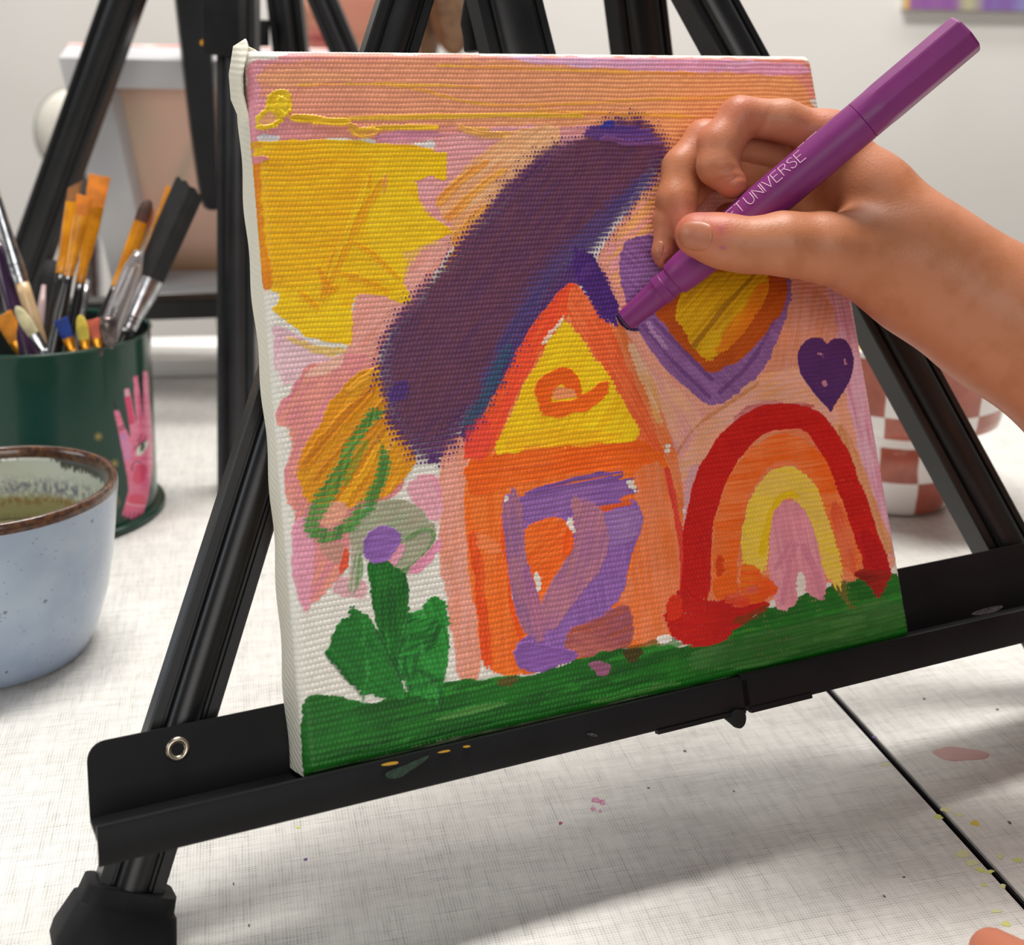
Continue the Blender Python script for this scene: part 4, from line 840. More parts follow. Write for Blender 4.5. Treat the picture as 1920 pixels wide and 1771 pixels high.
    for a, b in zip(R_, R_[1:]):
        for k in range(seg): bm.faces.new((a[k], a[(k+1) % seg], b[(k+1) % seg], b[k]))
    bm.faces.new(R_[0][::-1]); bm.faces.new(R_[-1]); from_bm('end_cap', bm, pm, pen, auto=12)
    # lettering wrapped round the barrel: F T U N I V E R S E
    G = {'F': [[(0, 0), (0, 1), (.62, 1)], [(0, .52), (.48, .52)]], 'T': [[(0, 1), (.62, 1)], [(.31, 1), (.31, 0)]],
         'U': [[(0, 1), (0, .35), (.06, .14), (.2, .01), (.36, 0), (.52, .08), (.6, .25), (.62, .4), (.62, 1)]], 'N': [[(0, 0), (0, 1), (.66, 0), (.66, 1)]], 'I': [[(0, 0), (0, 1)]],
         'V': [[(0, 1), (.34, 0), (.68, 1)]], 'E': [[(.58, 0), (0, 0), (0, 1), (.58, 1)], [(0, .52), (.46, .52)]],
         'R': [[(0, 0), (0, 1), (.34, 1), (.5, .95), (.57, .78), (.5, .6), (.34, .53), (0, .53)], [(.3, .53), (.6, 0)]],
         'S': [[(.56, .84), (.46, .96), (.3, 1), (.12, .94), (.05, .78), (.12, .62), (.3, .53), (.48, .42), (.56, .24), (.48, .07), (.3, 0), (.12, .04), (.02, .18)]]}
    x0 = {'F': 283, 'T': 301, 'U': 325, 'N': 345, 'I': 365.5, 'V': 370, 'E': 391, 'R': 410, 'S': 429, 'E2': 448}
    HL = 25.0; r = .00655
    def onpen(t_, hgt, dr):   # hgt 0..1 over the letter height, measured round the barrel
        an = math.radians(90-(21+36*hgt)); return PEN0+d*t_*U+(upv*math.cos(an)+outv*math.sin(an))*(r+dr)
    bm = bmesh.new()
    for ch, x in x0.items():
        for ln in G[ch[0]]:
            pts = []
            for (ax_, ay), (bx, by) in zip(ln, ln[1:]):
                m_ = 5
                for i in range(m_): pts.append((ax_+(bx-ax_)*i/m_, ay+(by-ay)*i/m_))
            pts.append(ln[-1]); tube([onpen(x+px*HL, py, .00006) for px, py in pts], [.00013]*len(pts), bm, 6)
    for a, b, h0 in ((463, 480, 1.58), (484, 510, 1.66)):
        tube([onpen(a+(b-a)*i/4, h0, .00005) for i in range(5)], [.00009]*5, bm, 6)
    from_bm('lettering', bm, mat('pale_pink_print', (240, 205, 225), .5), pen, label='pale printed letters')
build_hand()
# ------------------------------------------------------------------ mug
def build_mug():
    c = C0*0; P = at(-19, 905, .489); c = np.array([P[0], P[1], 0.0]); ht = P[2]
    root = empty('stoneware_mug', c, 'pale blue speckled stoneware mug with a brown rim in the left foreground', 'mug')
    R = .0462
    outer = [(0, .0009), (.030, .0009), (.0325, .0006), (.0345, .0016), (.0366, .006), (.0392, .013), (.0418, .023), (.0438, .036), (.0452, .050), (R, ht-.004)]
    m = mat('pale_blue_glaze', (176, 190, 206), .22, spec=.5, coat=.4); t = NT(m); o = t.obj()
    n1 = t.ramp(t.noise(o, 45, 4), .35, .7); vor = t.n('ShaderNodeTexVoronoi'); vor.inputs['Scale'].default_value = 420; t.l(o, vor.inputs['Vector'])
    spk = t.math('MULTIPLY', t.math('LESS_THAN', vor.outputs[0], .17), t.math('GREATER_THAN', t.noise(o, 230, 1), .5))
    vor2 = t.n('ShaderNodeTexVoronoi'); vor2.inputs['Scale'].default_value = 110; t.l(o, vor2.inputs['Vector'])
    big = t.math('MULTIPLY', t.math('LESS_THAN', vor2.outputs[0], .085), t.math('GREATER_THAN', t.noise(o, 61, 1), .52))
    col = t.mix(n1, lin((160, 176, 194)), lin((140, 156, 180))); col = t.mix(t.math('MULTIPLY', spk, .45), col, lin((96, 104, 118))); col = t.mix(t.math('MULTIPLY', big, .7), col, lin((70, 74, 84))); t.color(col)
    t.bump(t.noise(o, 160, 2), .12, .0006)
    from_bm('body', lathe(outer, c), m, root)
    # rim: bare brown glaze break
    rim = [(R-.0002, ht-.0062), (R, ht-.004), (R-.0001, ht-.002), (R-.0006, ht-.0004), (R-.0017, ht), (R-.0028, ht-.0006), (R-.0034, ht-.002), (R-.0037, ht-.0045)]
    rm = mat('brown_rim_glaze', (92, 62, 46), .22, coat=.4); t = NT(rm); o = t.obj()
    t.color(t.mix(t.ramp(t.noise(o, 420, 4), .4, .8), lin((66, 46, 40)), lin((120, 82, 52))))
    from_bm('rim', lathe(rim, c), rm, root, label='glossy brown rim')
    # inside glaze in bands: dark drips, white, blue-purple speckle, brown ring, olive bottom
    prof = [(R-.0037, ht-.0045), (R-.0039, ht-.0052)]+[(R-.0040-.0012*k/30, ht-.0055-(.026)*k/30) for k in range(31)]+[(.0395, .0375), (.036, .034), (.030, .0318), (.020, .0308), (.008, .0305), (.0001, .0305)]
    seg = 360; V = []; C_ = []
    th = np.arange(seg)*2*np.pi/seg
    pr = []
    for (r0, z0), (r1, z1) in zip(prof, prof[1:]):
        for k in range(3): pr.append((r0+(r1-r0)*k/3, z0+(z1-z0)*k/3))
    pr.append(prof[-1])
    for r, z in pr:
        V.append(np.stack([c[0]+r*np.cos(th), c[1]+r*np.sin(th), np.full(seg, c[2]+z)], -1)); dz = (ht-z)*1000; rr = np.full(seg, r)
        n = fbm(th*40, np.full(seg, dz*.5), 3); n2 = fbm(th*22, np.full(seg, dz*1.2), 9); n3 = vnoise(th*70, np.full(seg, dz*.35), 8)
        col = np.empty((seg, 3)); col[:] = lin((206, 214, 208))
        sect = .35+.65*sstep(.3, .6, fbm(th*1.3+2, np.zeros(seg), 21)); drip = (sstep(0, 1, (7.2*sect+3.2*n3-dz)/1.6))[:, None]*.9; col = col*(1-drip)+lin((38, 36, 40))*drip
        blue = (np.exp(-((dz-17-3*(n2-.5))/3.6)**2)*sstep(.3, .65, n))[:, None]*.85; col = col*(1-blue)+lin((104, 112, 142))*blue
        ol = sstep(19, 22.5, dz+3*(n2-.5))[:, None]; col = col*(1-ol)+lin((158, 156, 118))*ol
        br = (np.exp(-((dz-22.5-3*(n2-.5))/2.0)**2)*sstep(.3, .6, n))[:, None]*.85; col = col*(1-br)+lin((140, 100, 48))*br
        ed = (np.exp(-((r-.037)/.0045)**2)*sstep(.38, .6, fbm(th*50, np.full(seg, r*900), 31))*(z < .040))[:, None]*.6; col = col*(1-ed)+lin((128, 96, 52))*ed
        C_.append(col)
    V = np.array(V); me = np_mesh('inner_glaze', V.reshape(-1, 3), grid_faces(len(pr), seg, True)[:, ::-1], np.array(C_).reshape(-1, 3))
    link('inner_glaze', me, vcol_mat('inner_glaze', .25, .5, (500, .1, .0005), coat=.3), root, label='speckled pale green inside')
build_mug()
# ------------------------------------------------------------------ green pot with brushes
def build_pot():
    P = at(84, 618.6, .629); c = np.array([P[0], P[1], 0.]); ht = P[2]; R0, R1 = .0512, .0494
    root = empty('brush_pot', c, 'dark green metal pot with a painted pink hand, full of paint brushes', 'pot')
    nt, nz = 520, 360
    view = math.atan2(C0[1]-c[1], C0[0]-c[0])
    th = view+np.concatenate([np.linspace(-.45, 1.75, nt-60), np.linspace(1.75, 2*math.pi-.45, 62)[1:-1]])
    zz = np.linspace(.004, ht-.0012, nz); Z, T = np.meshgrid(zz, th, indexing='ij'); Rz = R0+(R1-R0)*(Z-.004)/(ht-.004)
    V = np.stack([c[0]+Rz*np.cos(T), c[1]+Rz*np.sin(T), Z], -1); X, Y = to_px(V)
    front = ((V-C0)*np.stack([np.cos(T), np.sin(T), 0*T], -1)).sum(-1) < 0
    X = np.where(front, X, -9999.).astype(np.float32); Y = Y.astype(np.float32)
    p = Paint(X, Y, (16, 62, 50), np.zeros(X.shape, np.float32)); F, K = p.fill, p.stroke; q = crop(180, 660, 4.43)
    kw = dict(warp=.8, wscale=8, soft=1, thick=0, streak=.05, rnd=0, colr=.08, rag=0); pk, pk2, pk3 = (226, 104, 142), (214, 56, 104), (226, 140, 178)
    F(q((150, 485), (190, 485), (235, 610), (285, 720), (275, 560), (235, 310), (275, 300), (300, 420), (335, 590), (345, 640), (320, 400), (310, 205), (345, 195), (370, 380), (385, 520), (392, 560), (390, 160), (430, 160), (470, 700), (470, 950), (440, 1180), (410, 1290), (380, 1420), (215, 1350), (245, 1250), (270, 1150), (262, 1050), (225, 860), (190, 680)), pk, (230, 128, 160), **kw)
    F(q((238, 370), (285, 360), (322, 590), (275, 605)), pk2, **kw); F(q((235, 310), (273, 300), (282, 365), (240, 372)), (226, 168, 186), **kw)
    F(q((192, 690), (240, 660), (290, 760), (285, 900), (240, 900)), pk3, (200, 130, 190), **kw)
    F(q((330, 930), (420, 930), (410, 1050), (330, 1110), (300, 1050)), (216, 74, 110), soft=6, warp=3, thick=0, streak=.05, rag=0); F(q((290, 1180), (420, 1180), (405, 1290), (255, 1250)), (216, 70, 104), soft=5, warp=2, thick=0, rag=0)
    K(q((250, 1255), (330, 1270), (405, 1275)), 2.2, (240, 170, 190), warp=.3, soft=.8, thick=0)
    for x in (240, 275, 310, 345): K(q((x+8, 1330), (x, 1385)), 2.2, (150, 40, 84), warp=.2, soft=.8, thick=0)
    for a in ([(185, 628), (235, 605)], [(188, 650), (240, 628)]): K(q(*a), 2.2, (110, 20, 60), warp=.2, soft=.7, thick=0)
    F(q((330, 855), (345, 800), (385, 755), (440, 730), (425, 790), (375, 860)), (222, 226, 216), **kw); F(q((365, 820), (372, 765), (400, 745), (405, 790), (385, 825)), (84, 100, 88), **kw)
    K(q((320, 810), (345, 780), (390, 745), (425, 735)), 2, (30, 30, 40), warp=.2, soft=.8, thick=0)
    for a in ([(325, 800), (318, 765)], [(345, 775), (350, 710)], [(365, 755), (375, 685)], [(395, 740), (415, 700)]): K(q(*a), 1.4, (30, 30, 40), warp=.2, soft=.7, thick=0)
    K(q((370, 915), (330, 900), (305, 930), (298, 975)), 2, (70, 20, 50), warp=.2, soft=.8, thick=0); F(q((290, 960), (308, 960), (305, 985), (290, 980)), (60, 20, 50), warp=0, soft=1, thick=0, rag=0)
    for y in range(365, 610, 28): K(q((352+ (y-365)*.08, y), (366+(y-365)*.06, y+10)), 1.5, (160, 40, 90), warp=.2, soft=.7, thick=0)
    F(q((140, 400), (160, 400), (180, 480), (158, 485)), (10, 30, 28), warp=.5, soft=1, thick=0, rag=0)
    for cx, cy, r in ((155, 925, 36), (150, 1240, 62), (60, 1100, 40), (20, 700, 36)):
        for k in range(8):
            a = math.pi*k/8; K(q((cx-r*math.cos(a), cy-r*math.sin(a)), (cx+r*math.cos(a), cy+r*math.sin(a))), [.6, 3, .6], (186, 160, 84), warp=.2, soft=.7, thick=0, it=0)
    link('pot_wall', np_mesh('pot_wall', V.reshape(-1, 3), grid_faces(nz, len(th), True)[:, ::-1], p.C.reshape(-1, 3)), vcol_mat('green_enamel', .22, .35, coat=.12), root)
    gm = noisy('green_enamel_plain', (16, 66, 52), (14, 58, 46), 30, .22, coat=.15)
    from_bm('base_rim', lathe([(0, .0012), (.049, .0012), (.0535, 0), (.0548, .0010), (.0552, .0022), (.0546, .0034), (.0530, .0040), (R0, .0042)], c), gm, root)
    from_bm('top_rim', lathe([(R1, ht-.0014), (R1+.0006, ht-.0010), (R1+.0007, ht-.0003), (R1+.0001, ht), (R1-.0006, ht-.0004), (R1-.0008, ht-.002)], c), gm, root)
    from_bm('pot_inside', lathe([(R1-.0008, ht-.002), (R0-.0012, .006), (R0-.004, .004), (.0001, .004)], c), mat('dark_inside', (30, 42, 38), .6), root)
    # ---- brushes
    bz = .0065
    def brush(label, tip, neck, fer, rim_pt, depth, d_tip, wt, wn, wf, wh, bcol, fmat, hcol, shape='flat', group='paint brushes in the green pot', name='paint_brush', bc2=None):
        """tip, neck (bristles meet ferrule), fer (ferrule meets handle), rim_pt: where it dips behind the rim; widths in mm"""
        T = at(*tip, d_tip); L0 = at(*rim_pt, depth); dv = (L0-T)/np.linalg.norm(L0-T)
        def along(pt):
            s_ = math.hypot(pt[0]-tip[0], pt[1]-tip[1])/math.hypot(rim_pt[0]-tip[0], rim_pt[1]-tip[1]); return T+(L0-T)*(s_*depth and s_)
        N, Fq = along(neck), along(fer)
        # lower end: on the pot floor or against the wall, whichever comes first
        lo, hi = 0., .4
        for _ in range(40):
            mid = (lo+hi)/2; Q = L0+dv*mid; rr = math.hypot(Q[0]-c[0], Q[1]-c[1]); lim = (R0-.0015)+(R1-R0)*(Q[2]-.004)/(ht-.004)-wh/2000
            if Q[2] > bz and rr < lim: lo = mid
            else: hi = mid
        E = L0+dv*lo
        cam = T-C0; side = np.cross(dv, cam); side /= np.linalg.norm(side)
        root = empty(name, E, label, 'paint brush', group)
        mm = .001
        fl = dict(flat=.3, filbert=.42, round=.95, angle=.3, mop=.75)[shape]
        bmm = noisy('bristles', bcol, bc2 or tuple(int(v*.86) for v in bcol), 160, .6)
        t = NT(bmm); t.bump(t.noise(t.obj(), 1800, 2), .5, .0006)
        ax = T-N; bl = np.linalg.norm(ax)
        if shape == 'mop':
            n = 40; bm = bmesh.new(); dirx = side; diry = np.cross(dirx, dv); rings = []
            for s_ in (0, .2, .5, .8, .95, 1, .97):
                ring = []
                for k in range(n):
                    a = 2*math.pi*k/n; e = (wn+(wt-wn)*min(1, s_*1.5))*mm/2*(.72 if s_ == .97 else 1)*(1+.045*math.sin(a*11)); ln = s_+(.012*math.sin(a*9)-.05*math.cos(a))*s_*(s_ > .9)
                    ring.append(bm.verts.new(N+ax*ln+dirx*(e*math.cos(a))+diry*(e*fl*math.sin(a))))
                rings.append(ring)
            for a, b in zip(rings, rings[1:]):
                for k in range(n): bm.faces.new((a[k], a[(k+1) % n], b[(k+1) % n], b[k]))
            bm.faces.new(rings[0][::-1]); bm.faces.new(rings[-1])
        elif shape in ('flat', 'angle'):
            n = 14; bm = bmesh.new(); dirx = side; diry = np.cross(dirx, dv); rings = []
            for s_ in (0, .3, .7, 1):
                w = (wn+(wt-wn)*s_)*mm/2; h = w*fl*(1-.55*s_); ring = []
                for k in range(2*n):
                    u = (k if k < n else 2*n-1-k)/(n-1)*2-1; e = (1 if k < n else -1)
                    ln = s_+((.0 if shape == 'flat' else .55*(u)*.5)*s_)-(.05*abs(math.sin(u*9))*s_ if s_ == 1 else 0)
                    ring.append(bm.verts.new(N+ax*ln+dirx*(w*u)+diry*(e*h*math.sqrt(max(.03, 1-u*u)))))
                rings.append(ring)
            for a, b in zip(rings, rings[1:]):
                for k in range(2*n): bm.faces.new((a[k], a[(k+1) % (2*n)], b[(k+1) % (2*n)], b[k]))
            bm.faces.new(rings[0][::-1]); bm.faces.new(rings[-1])
        else:
            pts = [N+ax*s_ for s_ in (0, .25, .5, .75, .92, 1)]; k_ = (1, 1.12, 1.08, .8, .45, .08) if shape == 'round' else (1, 1.1, 1.1, .92, .6, .15)
            bm = tube(pts, [(max(.0001, wn*mm/2*k), max(.0001, wn*mm/2*k*fl)) for k in k_], None, 16, xref=np.cross(side, dv))
        from_bm('bristles', bm, bmm, root, auto=50)
        # ferrule: flat at the bristles, round at the handle, with two crimp rings
        pts, rad = [], []
        ff = fl if shape != 'round' else .95
        for s_, k in ((0, 0), (.25, .12), (.6, .6), (.76, 1), (.78, 1), (.80, 1), (.83, 1), (.86, 1), (.89, 1), (.92, 1), (1, 1)):
            w = (wn*(1-k)+wf*k)*mm/2*1.03; h = w*(ff*(1-k)+.95*k); b_ = .00022 if s_ in (.80, .89) else 0
            pts.append(N+(Fq-N)*s_); rad.append((w+b_, h+b_))
        from_bm('ferrule', tube(pts, rad, None, 24, xref=np.cross(side, dv)), fmat, root, auto=50)
        hm = hcol if not isinstance(hcol, tuple) else noisy('brush_handle', hcol, tuple(int(v*.85) for v in hcol), 30, .3, coat=.3)
        HL = np.linalg.norm(E-Fq); pts = [Fq+(E-Fq)*s_ for s_ in (0, .06, .25, .5, .8, .97, 1)]; from_bm('handle', tube(pts, [wf*mm/2*.97, wf*mm/2, wh*mm/2, wh*mm/2*.95, wh*mm/2*.75, wh*mm/2*.6, wh*mm/2*.35], None, 18), hm, root)
        return root
    BK = (26, 24, 26); A_, S_, B_ = MAT['amber'], MAT['silver'], MAT['brass']
    brush('flat brush with orange bristles, the tallest in the pot', (187, 328), (179, 390), (147, 533), (128, 655), .615, .64, 10.5, 9, 4.6, 6.2, (246, 140, 14), A_, BK)
    brush('flat brush with orange bristles and a shining ferrule, just left of the tallest brush', (160, 366), (148, 404), (122, 518), (100, 655), .598, .615, 8, 6.5, 4.6, 6.4, (238, 134, 12), A_, BK)
    brush('angled brush with brown slanted bristles at the left of the orange brushes', (141, 345), (137, 380), (118, 517), (92, 655), .606, .63, 6.2, 6.0, 5.2, 6.4, (150, 92, 34), A_, BK, 'angle', bc2=(106, 70, 36))
    brush('brush with a dark brown rounded tip, left of the big black brush', (280, 374), (259, 416), (208, 537), (176, 640), .606, .63, 5, 6.2, 4.4, 6.0, (92, 44, 22), A_, BK, 'filbert', bc2=(60, 28, 18))
    brush('brush with orange-brown bristles leaning behind the dark brown tipped brush', (284, 385), (269, 430), (228, 528), (190, 640), .632, .65, 4.5, 5.2, 4.4, 5.6, (214, 110, 40), A_, BK, 'filbert')
    brush('orange-tipped brush almost hidden behind the big black brush', (320, 350), (311, 388), (270, 500), (222, 632), .648, .668, 5, 4.6, 4.2, 5.5, (236, 150, 20), A_, BK)
    brush('big round brush with thick black bristles and a silver ferrule leaning right', (355, 352), (288, 530), (240, 618), (228, 640), .618, .645, 15.5, 14.0, 9.0, 8.5, (24, 24, 26), S_, BK, 'mop', bc2=(14, 14, 15))
    brush('short brush with blue bristles at the front of the pot', (114, 597), (121, 634), (135, 661), (142, 676), .596, .592, 6.6, 5.0, 4.2, 4.4, (24, 66, 160), B_, (150, 80, 40))
    brush('short brush with pale yellow bristles between the blue and the coral ones', (150, 590), (156, 636), (161, 655), (164, 672), .597, .594, 4.4, 4.8, 3.8, 4.2, (238, 214, 84), B_, (60, 40, 30), 'filbert')
    brush('short brush with coral pink bristles at the front of the pot', (174, 598), (178, 633), (184, 652), (188, 668), .600, .597, 6.0, 4.6, 4.0, 4.2, (240, 118, 92), B_, (60, 40, 30))
    brush('brush with cream hog bristles and a silver ferrule at the front left of the pot', (30, 574), (61, 627), (88, 664), (92, 672), .598, .594, 7.0, 5.0, 4.6, 5.0, (232, 224, 176), S_, (216, 184, 132), 'filbert')
    brush('wide flat brush with orange bristles low at the left edge', (4, 588), (26, 640), (50, 668), (56, 678), .600, .596, 8.5, 8.0, 6.0, 5.0, (240, 150, 30), B_, (196, 120, 40))
    brush('brush with a long silver ferrule and a pale wooden handle at the left edge', (-20, 330), (-6, 372), (34, 532), (84, 672), .604, .606, 5.0, 4.6, 6.4, 6.8, (200, 180, 130), S_, (214, 182, 138), 'round')
    # handles standing upside down, and other tools
    def stick(name, label, cat, p0, p1, d0, d1, r, m, part, rounded=True, extra=None):
        T = at(*p0, d0); L0 = at(*p1, d1); dv = (L0-T)/np.linalg.norm(L0-T); lo, hi = 0., .4
        for _ in range(40):
            mid = (lo+hi)/2; Q = L0+dv*mid; rr = math.hypot(Q[0]-c[0], Q[1]-c[1]); lim = (R0-.0015)+(R1-R0)*(Q[2]-.004)/(ht-.004)-max(r)*1.1
            if Q[2] > bz and rr < lim: lo = mid
            else: hi = mid
        E = L0+dv*lo; o = empty(name, E, label, cat, 'tools in the green pot')
        n = len(r); pts = [T+(E-T)*(i/(n-1))**1.6 for i in range(n)]; from_bm(part, tube(pts, r, None, 20), m, o)
        if extra: extra(T, E, o)
        return o
    stick('paint_brush', 'brush with a dark purple handle standing upside down at the left edge of the pot', 'paint brush', (-6, 446), (50, 655), .612, .600, [.0012, .0028, .0042, .0046, .0046, .004, .003], noisy('purple_lacquer', (62, 36, 66), (50, 30, 62), 40, .25, coat=.5), 'handle')
    stick('marker_pen', 'stubby black rounded handle behind the brushes at the left', 'marker', (98, 490), (72, 650), .655, .64, [.0035, .0056, .0062, .0062, .0062, .006], MAT['rubber'], 'handle')
    stick('paint_brush', 'brush with a thin greyish pink handle behind the black ones', 'paint brush', (82, 535), (70, 650), .635, .62, [.001, .0019, .0022, .0022, .002], noisy('mauve_lacquer', (186, 160, 160), (170, 146, 150), 50, .35), 'handle')
    def lavtip(T, E, o):
        from_bm('tip', tube([T+(E-T)*s_ for s_ in (-.004, .02, .1)], [.0009, .0021, .0023], None, 14), noisy('lavender_paint', (170, 150, 186), (150, 130, 170), 60, .5), o, label='lavender tip')
    stick('paint_brush', 'brush with a thin silver ferrule with a lavender tip in the middle of the pot', 'paint brush', (163, 528), (140, 655), .632, .612, [.0022, .0023, .0023, .0024, .0022], MAT['silver'], 'ferrule', extra=lavtip)
    cl = mat('clear_plastic', (214, 206, 206), .12, trans=.75, coat=.3); 
    stick('paint_brush', 'brush with a clear plastic handle with a reddish sheen beside the big black brush', 'paint brush', (262, 470), (196, 648), .612, .606, [.0022, .0046, .0052, .0052, .005, .0044], cl, 'handle')
    stick('palette_scraper', 'small grey metal scraper curving over the front rim of the pot', 'scraper', (200, 592), (204, 650), .602, .602, [.0025, .0042, .0046, .004, .003], noisy('tarnished_metal', (120, 108, 104), (84, 76, 78), 200, .3, metal=.7), 'blade')
build_pot()
# ------------------------------------------------------------------ checkered cup and bowl
def checker_mat(n_th, z0, dz, shift, name, c):
    m = mat(name, (235, 232, 230), .32, coat=.35); t = NT(m); g = t.n('ShaderNodeNewGeometry'); sp = t.n('ShaderNodeSeparateXYZ'); t.l(g.outputs['Position'], sp.inputs[0])
    x = t.math('SUBTRACT', sp.outputs[0], float(c[0])); y = t.math('SUBTRACT', sp.outputs[1], float(c[1]))
    a = t.math('ADD', t.math('MULTIPLY', t.math('ARCTAN2', y, x), n_th/(2*math.pi)), shift)
    a = t.math('ADD', a, t.math('MULTIPLY', t.math('SUBTRACT', t.noise(t.obj(), 60, 1), .5), .12))
    z = t.math('DIVIDE', t.math('SUBTRACT', sp.outputs[2], z0), dz)
    chk = t.math('MODULO', t.math('ADD', t.math('ADD', t.math('FLOOR', a), t.math('FLOOR', z)), 200.0), 2.0)
    k = t.mix(t.ramp(t.noise(t.obj(), 130, 4), .3, .75), lin((158, 78, 60)), lin((180, 98, 78)))
    t.color(t.mix(chk, lin((238, 236, 234)), k)); return m
def build_cup():
    P = at(1680, 761, .674); c = np.array([P[0], P[1], 0.])
    th0 = math.atan2(*(on_table(1707, 965)-c)[[1, 0]])
    wh = mat('white_glaze', (238, 236, 233), .3, coat=.35)
    cup = empty('checkered_cup', c, 'lower white and terracotta checkered cup under the bowl at the right', 'cup')
    n = 10
    m1 = checker_mat(n, .0010, .0178, -th0*n/(2*math.pi)+1, 'cup_checks', c)
    from_bm('body', lathe([(0, .0008), (.022, .0008), (.0268, .0004), (.0288, .0022), (.0302, .006), (.0312, .014), (.0314, .028), (.0309, .0345), (.0300, .0365)], c), m1, cup)
    from_bm('rim', lathe([(.0300, .0365), (.0306, .0378), (.0312, .0420), (.0312, .0448), (.0303, .0456), (.0293, .0450), (.0290, .036), (.027, .010), (.018, .0045), (.0001, .004)], c), wh, cup)
    b0 = np.array([c[0], c[1], .0457])
    bowl = empty('checkered_bowl', b0, 'wide white and terracotta checkered bowl stacked on the checkered cup', 'bowl')
    tb = math.atan2(*(at(1657, 800, .621)-c)[[1, 0]]); m2 = checker_mat(14, .0280, .0312, -tb*14/(2*math.pi)+1, 'bowl_checks', c)
    h = .0920-.0457
    from_bm('body', lathe([(0, .0004), (.036, .0004), (.0490, .0012), (.0525, .0030), (.0538, .0075), (.0556, .022), (.0582, h-.006), (.0590, h-.0035)], b0), m2, bowl)
    from_bm('rim', lathe([(.0590, h-.0035), (.0594, h-.0010), (.0588, h), (.0574, h-.0008), (.0562, h-.004), (.052, .012), (.044, .005), (.0001, .0042)], b0), wh, bowl)
    # pale yellow lump in the bowl
    def f(P):
        q = None
        for k in range(14):
            a = k*2.4; r = .009+.0026*k; cc = b0+np.array([r*math.cos(a), r*math.sin(a), .030+.006*math.sin(k*1.7)]); s_ = sdf_ell(P, cc, (.016, .015, .013+.004*math.sin(k*3.1))); q = s_ if q is None else smin(q, s_, .004)
        return q+.0008*np.sin(P[..., 0]*900)*np.sin(P[..., 1]*800)*np.sin(P[..., 2]*850)
    V, F = mesh_field(f, b0+[-.056, -.056, .008], b0+[.056, .056, .066], .0018)
    rr = np.hypot(V[:, 0]-b0[0], V[:, 1]-b0[1]); lim = .0505+.006*np.clip((V[:, 2]-b0[2]-.02)/.03, 0, 1); k = np.minimum(1, lim/np.maximum(rr, 1e-6)); V[:, 0] = b0[0]+(V[:, 0]-b0[0])*k; V[:, 1] = b0[1]+(V[:, 1]-b0[1])*k
    cx = fbm(V[:, 0]*150, V[:, 2]*150+V[:, 1]*90, 3)[:, None]; col = lin((244, 236, 190))*(1-sstep(.5, .7, cx))+lin((236, 206, 110))*sstep(.5, .7, cx)
    me = np_mesh('sponge', V, F, col); o = link('sponge', me, vcol_mat('pale_yellow_foam', .9, .1), None, label='pale yellow spongy lump piled in the checkered bowl', cat='sponge'); home(o, b0)
build_cup()
# ------------------------------------------------------------------ white board at the back of the table
def build_board():
    a, b = on_table(120, 712), on_table(900, 694); d = (b-a)/np.linalg.norm(b-a); nn = np.array([-d[1], d[0], 0])
    bm = box(bmesh.new(), (a+b)/2+nn*.035+np.array([0, 0, .0062]), d*np.linalg.norm(b-a), nn*.07, np.array([0, 0, .0118])); o = from_bm('drawing_board', bevel(bm, .0012, 2), noisy('white_laminate_board', (240, 240, 236), (232, 232, 228), 20, .5), None, auto=40, label='thin white board lying along the far side of the table', cat='board'); home(o, (a+b)/2+nn*.035)
build_board()
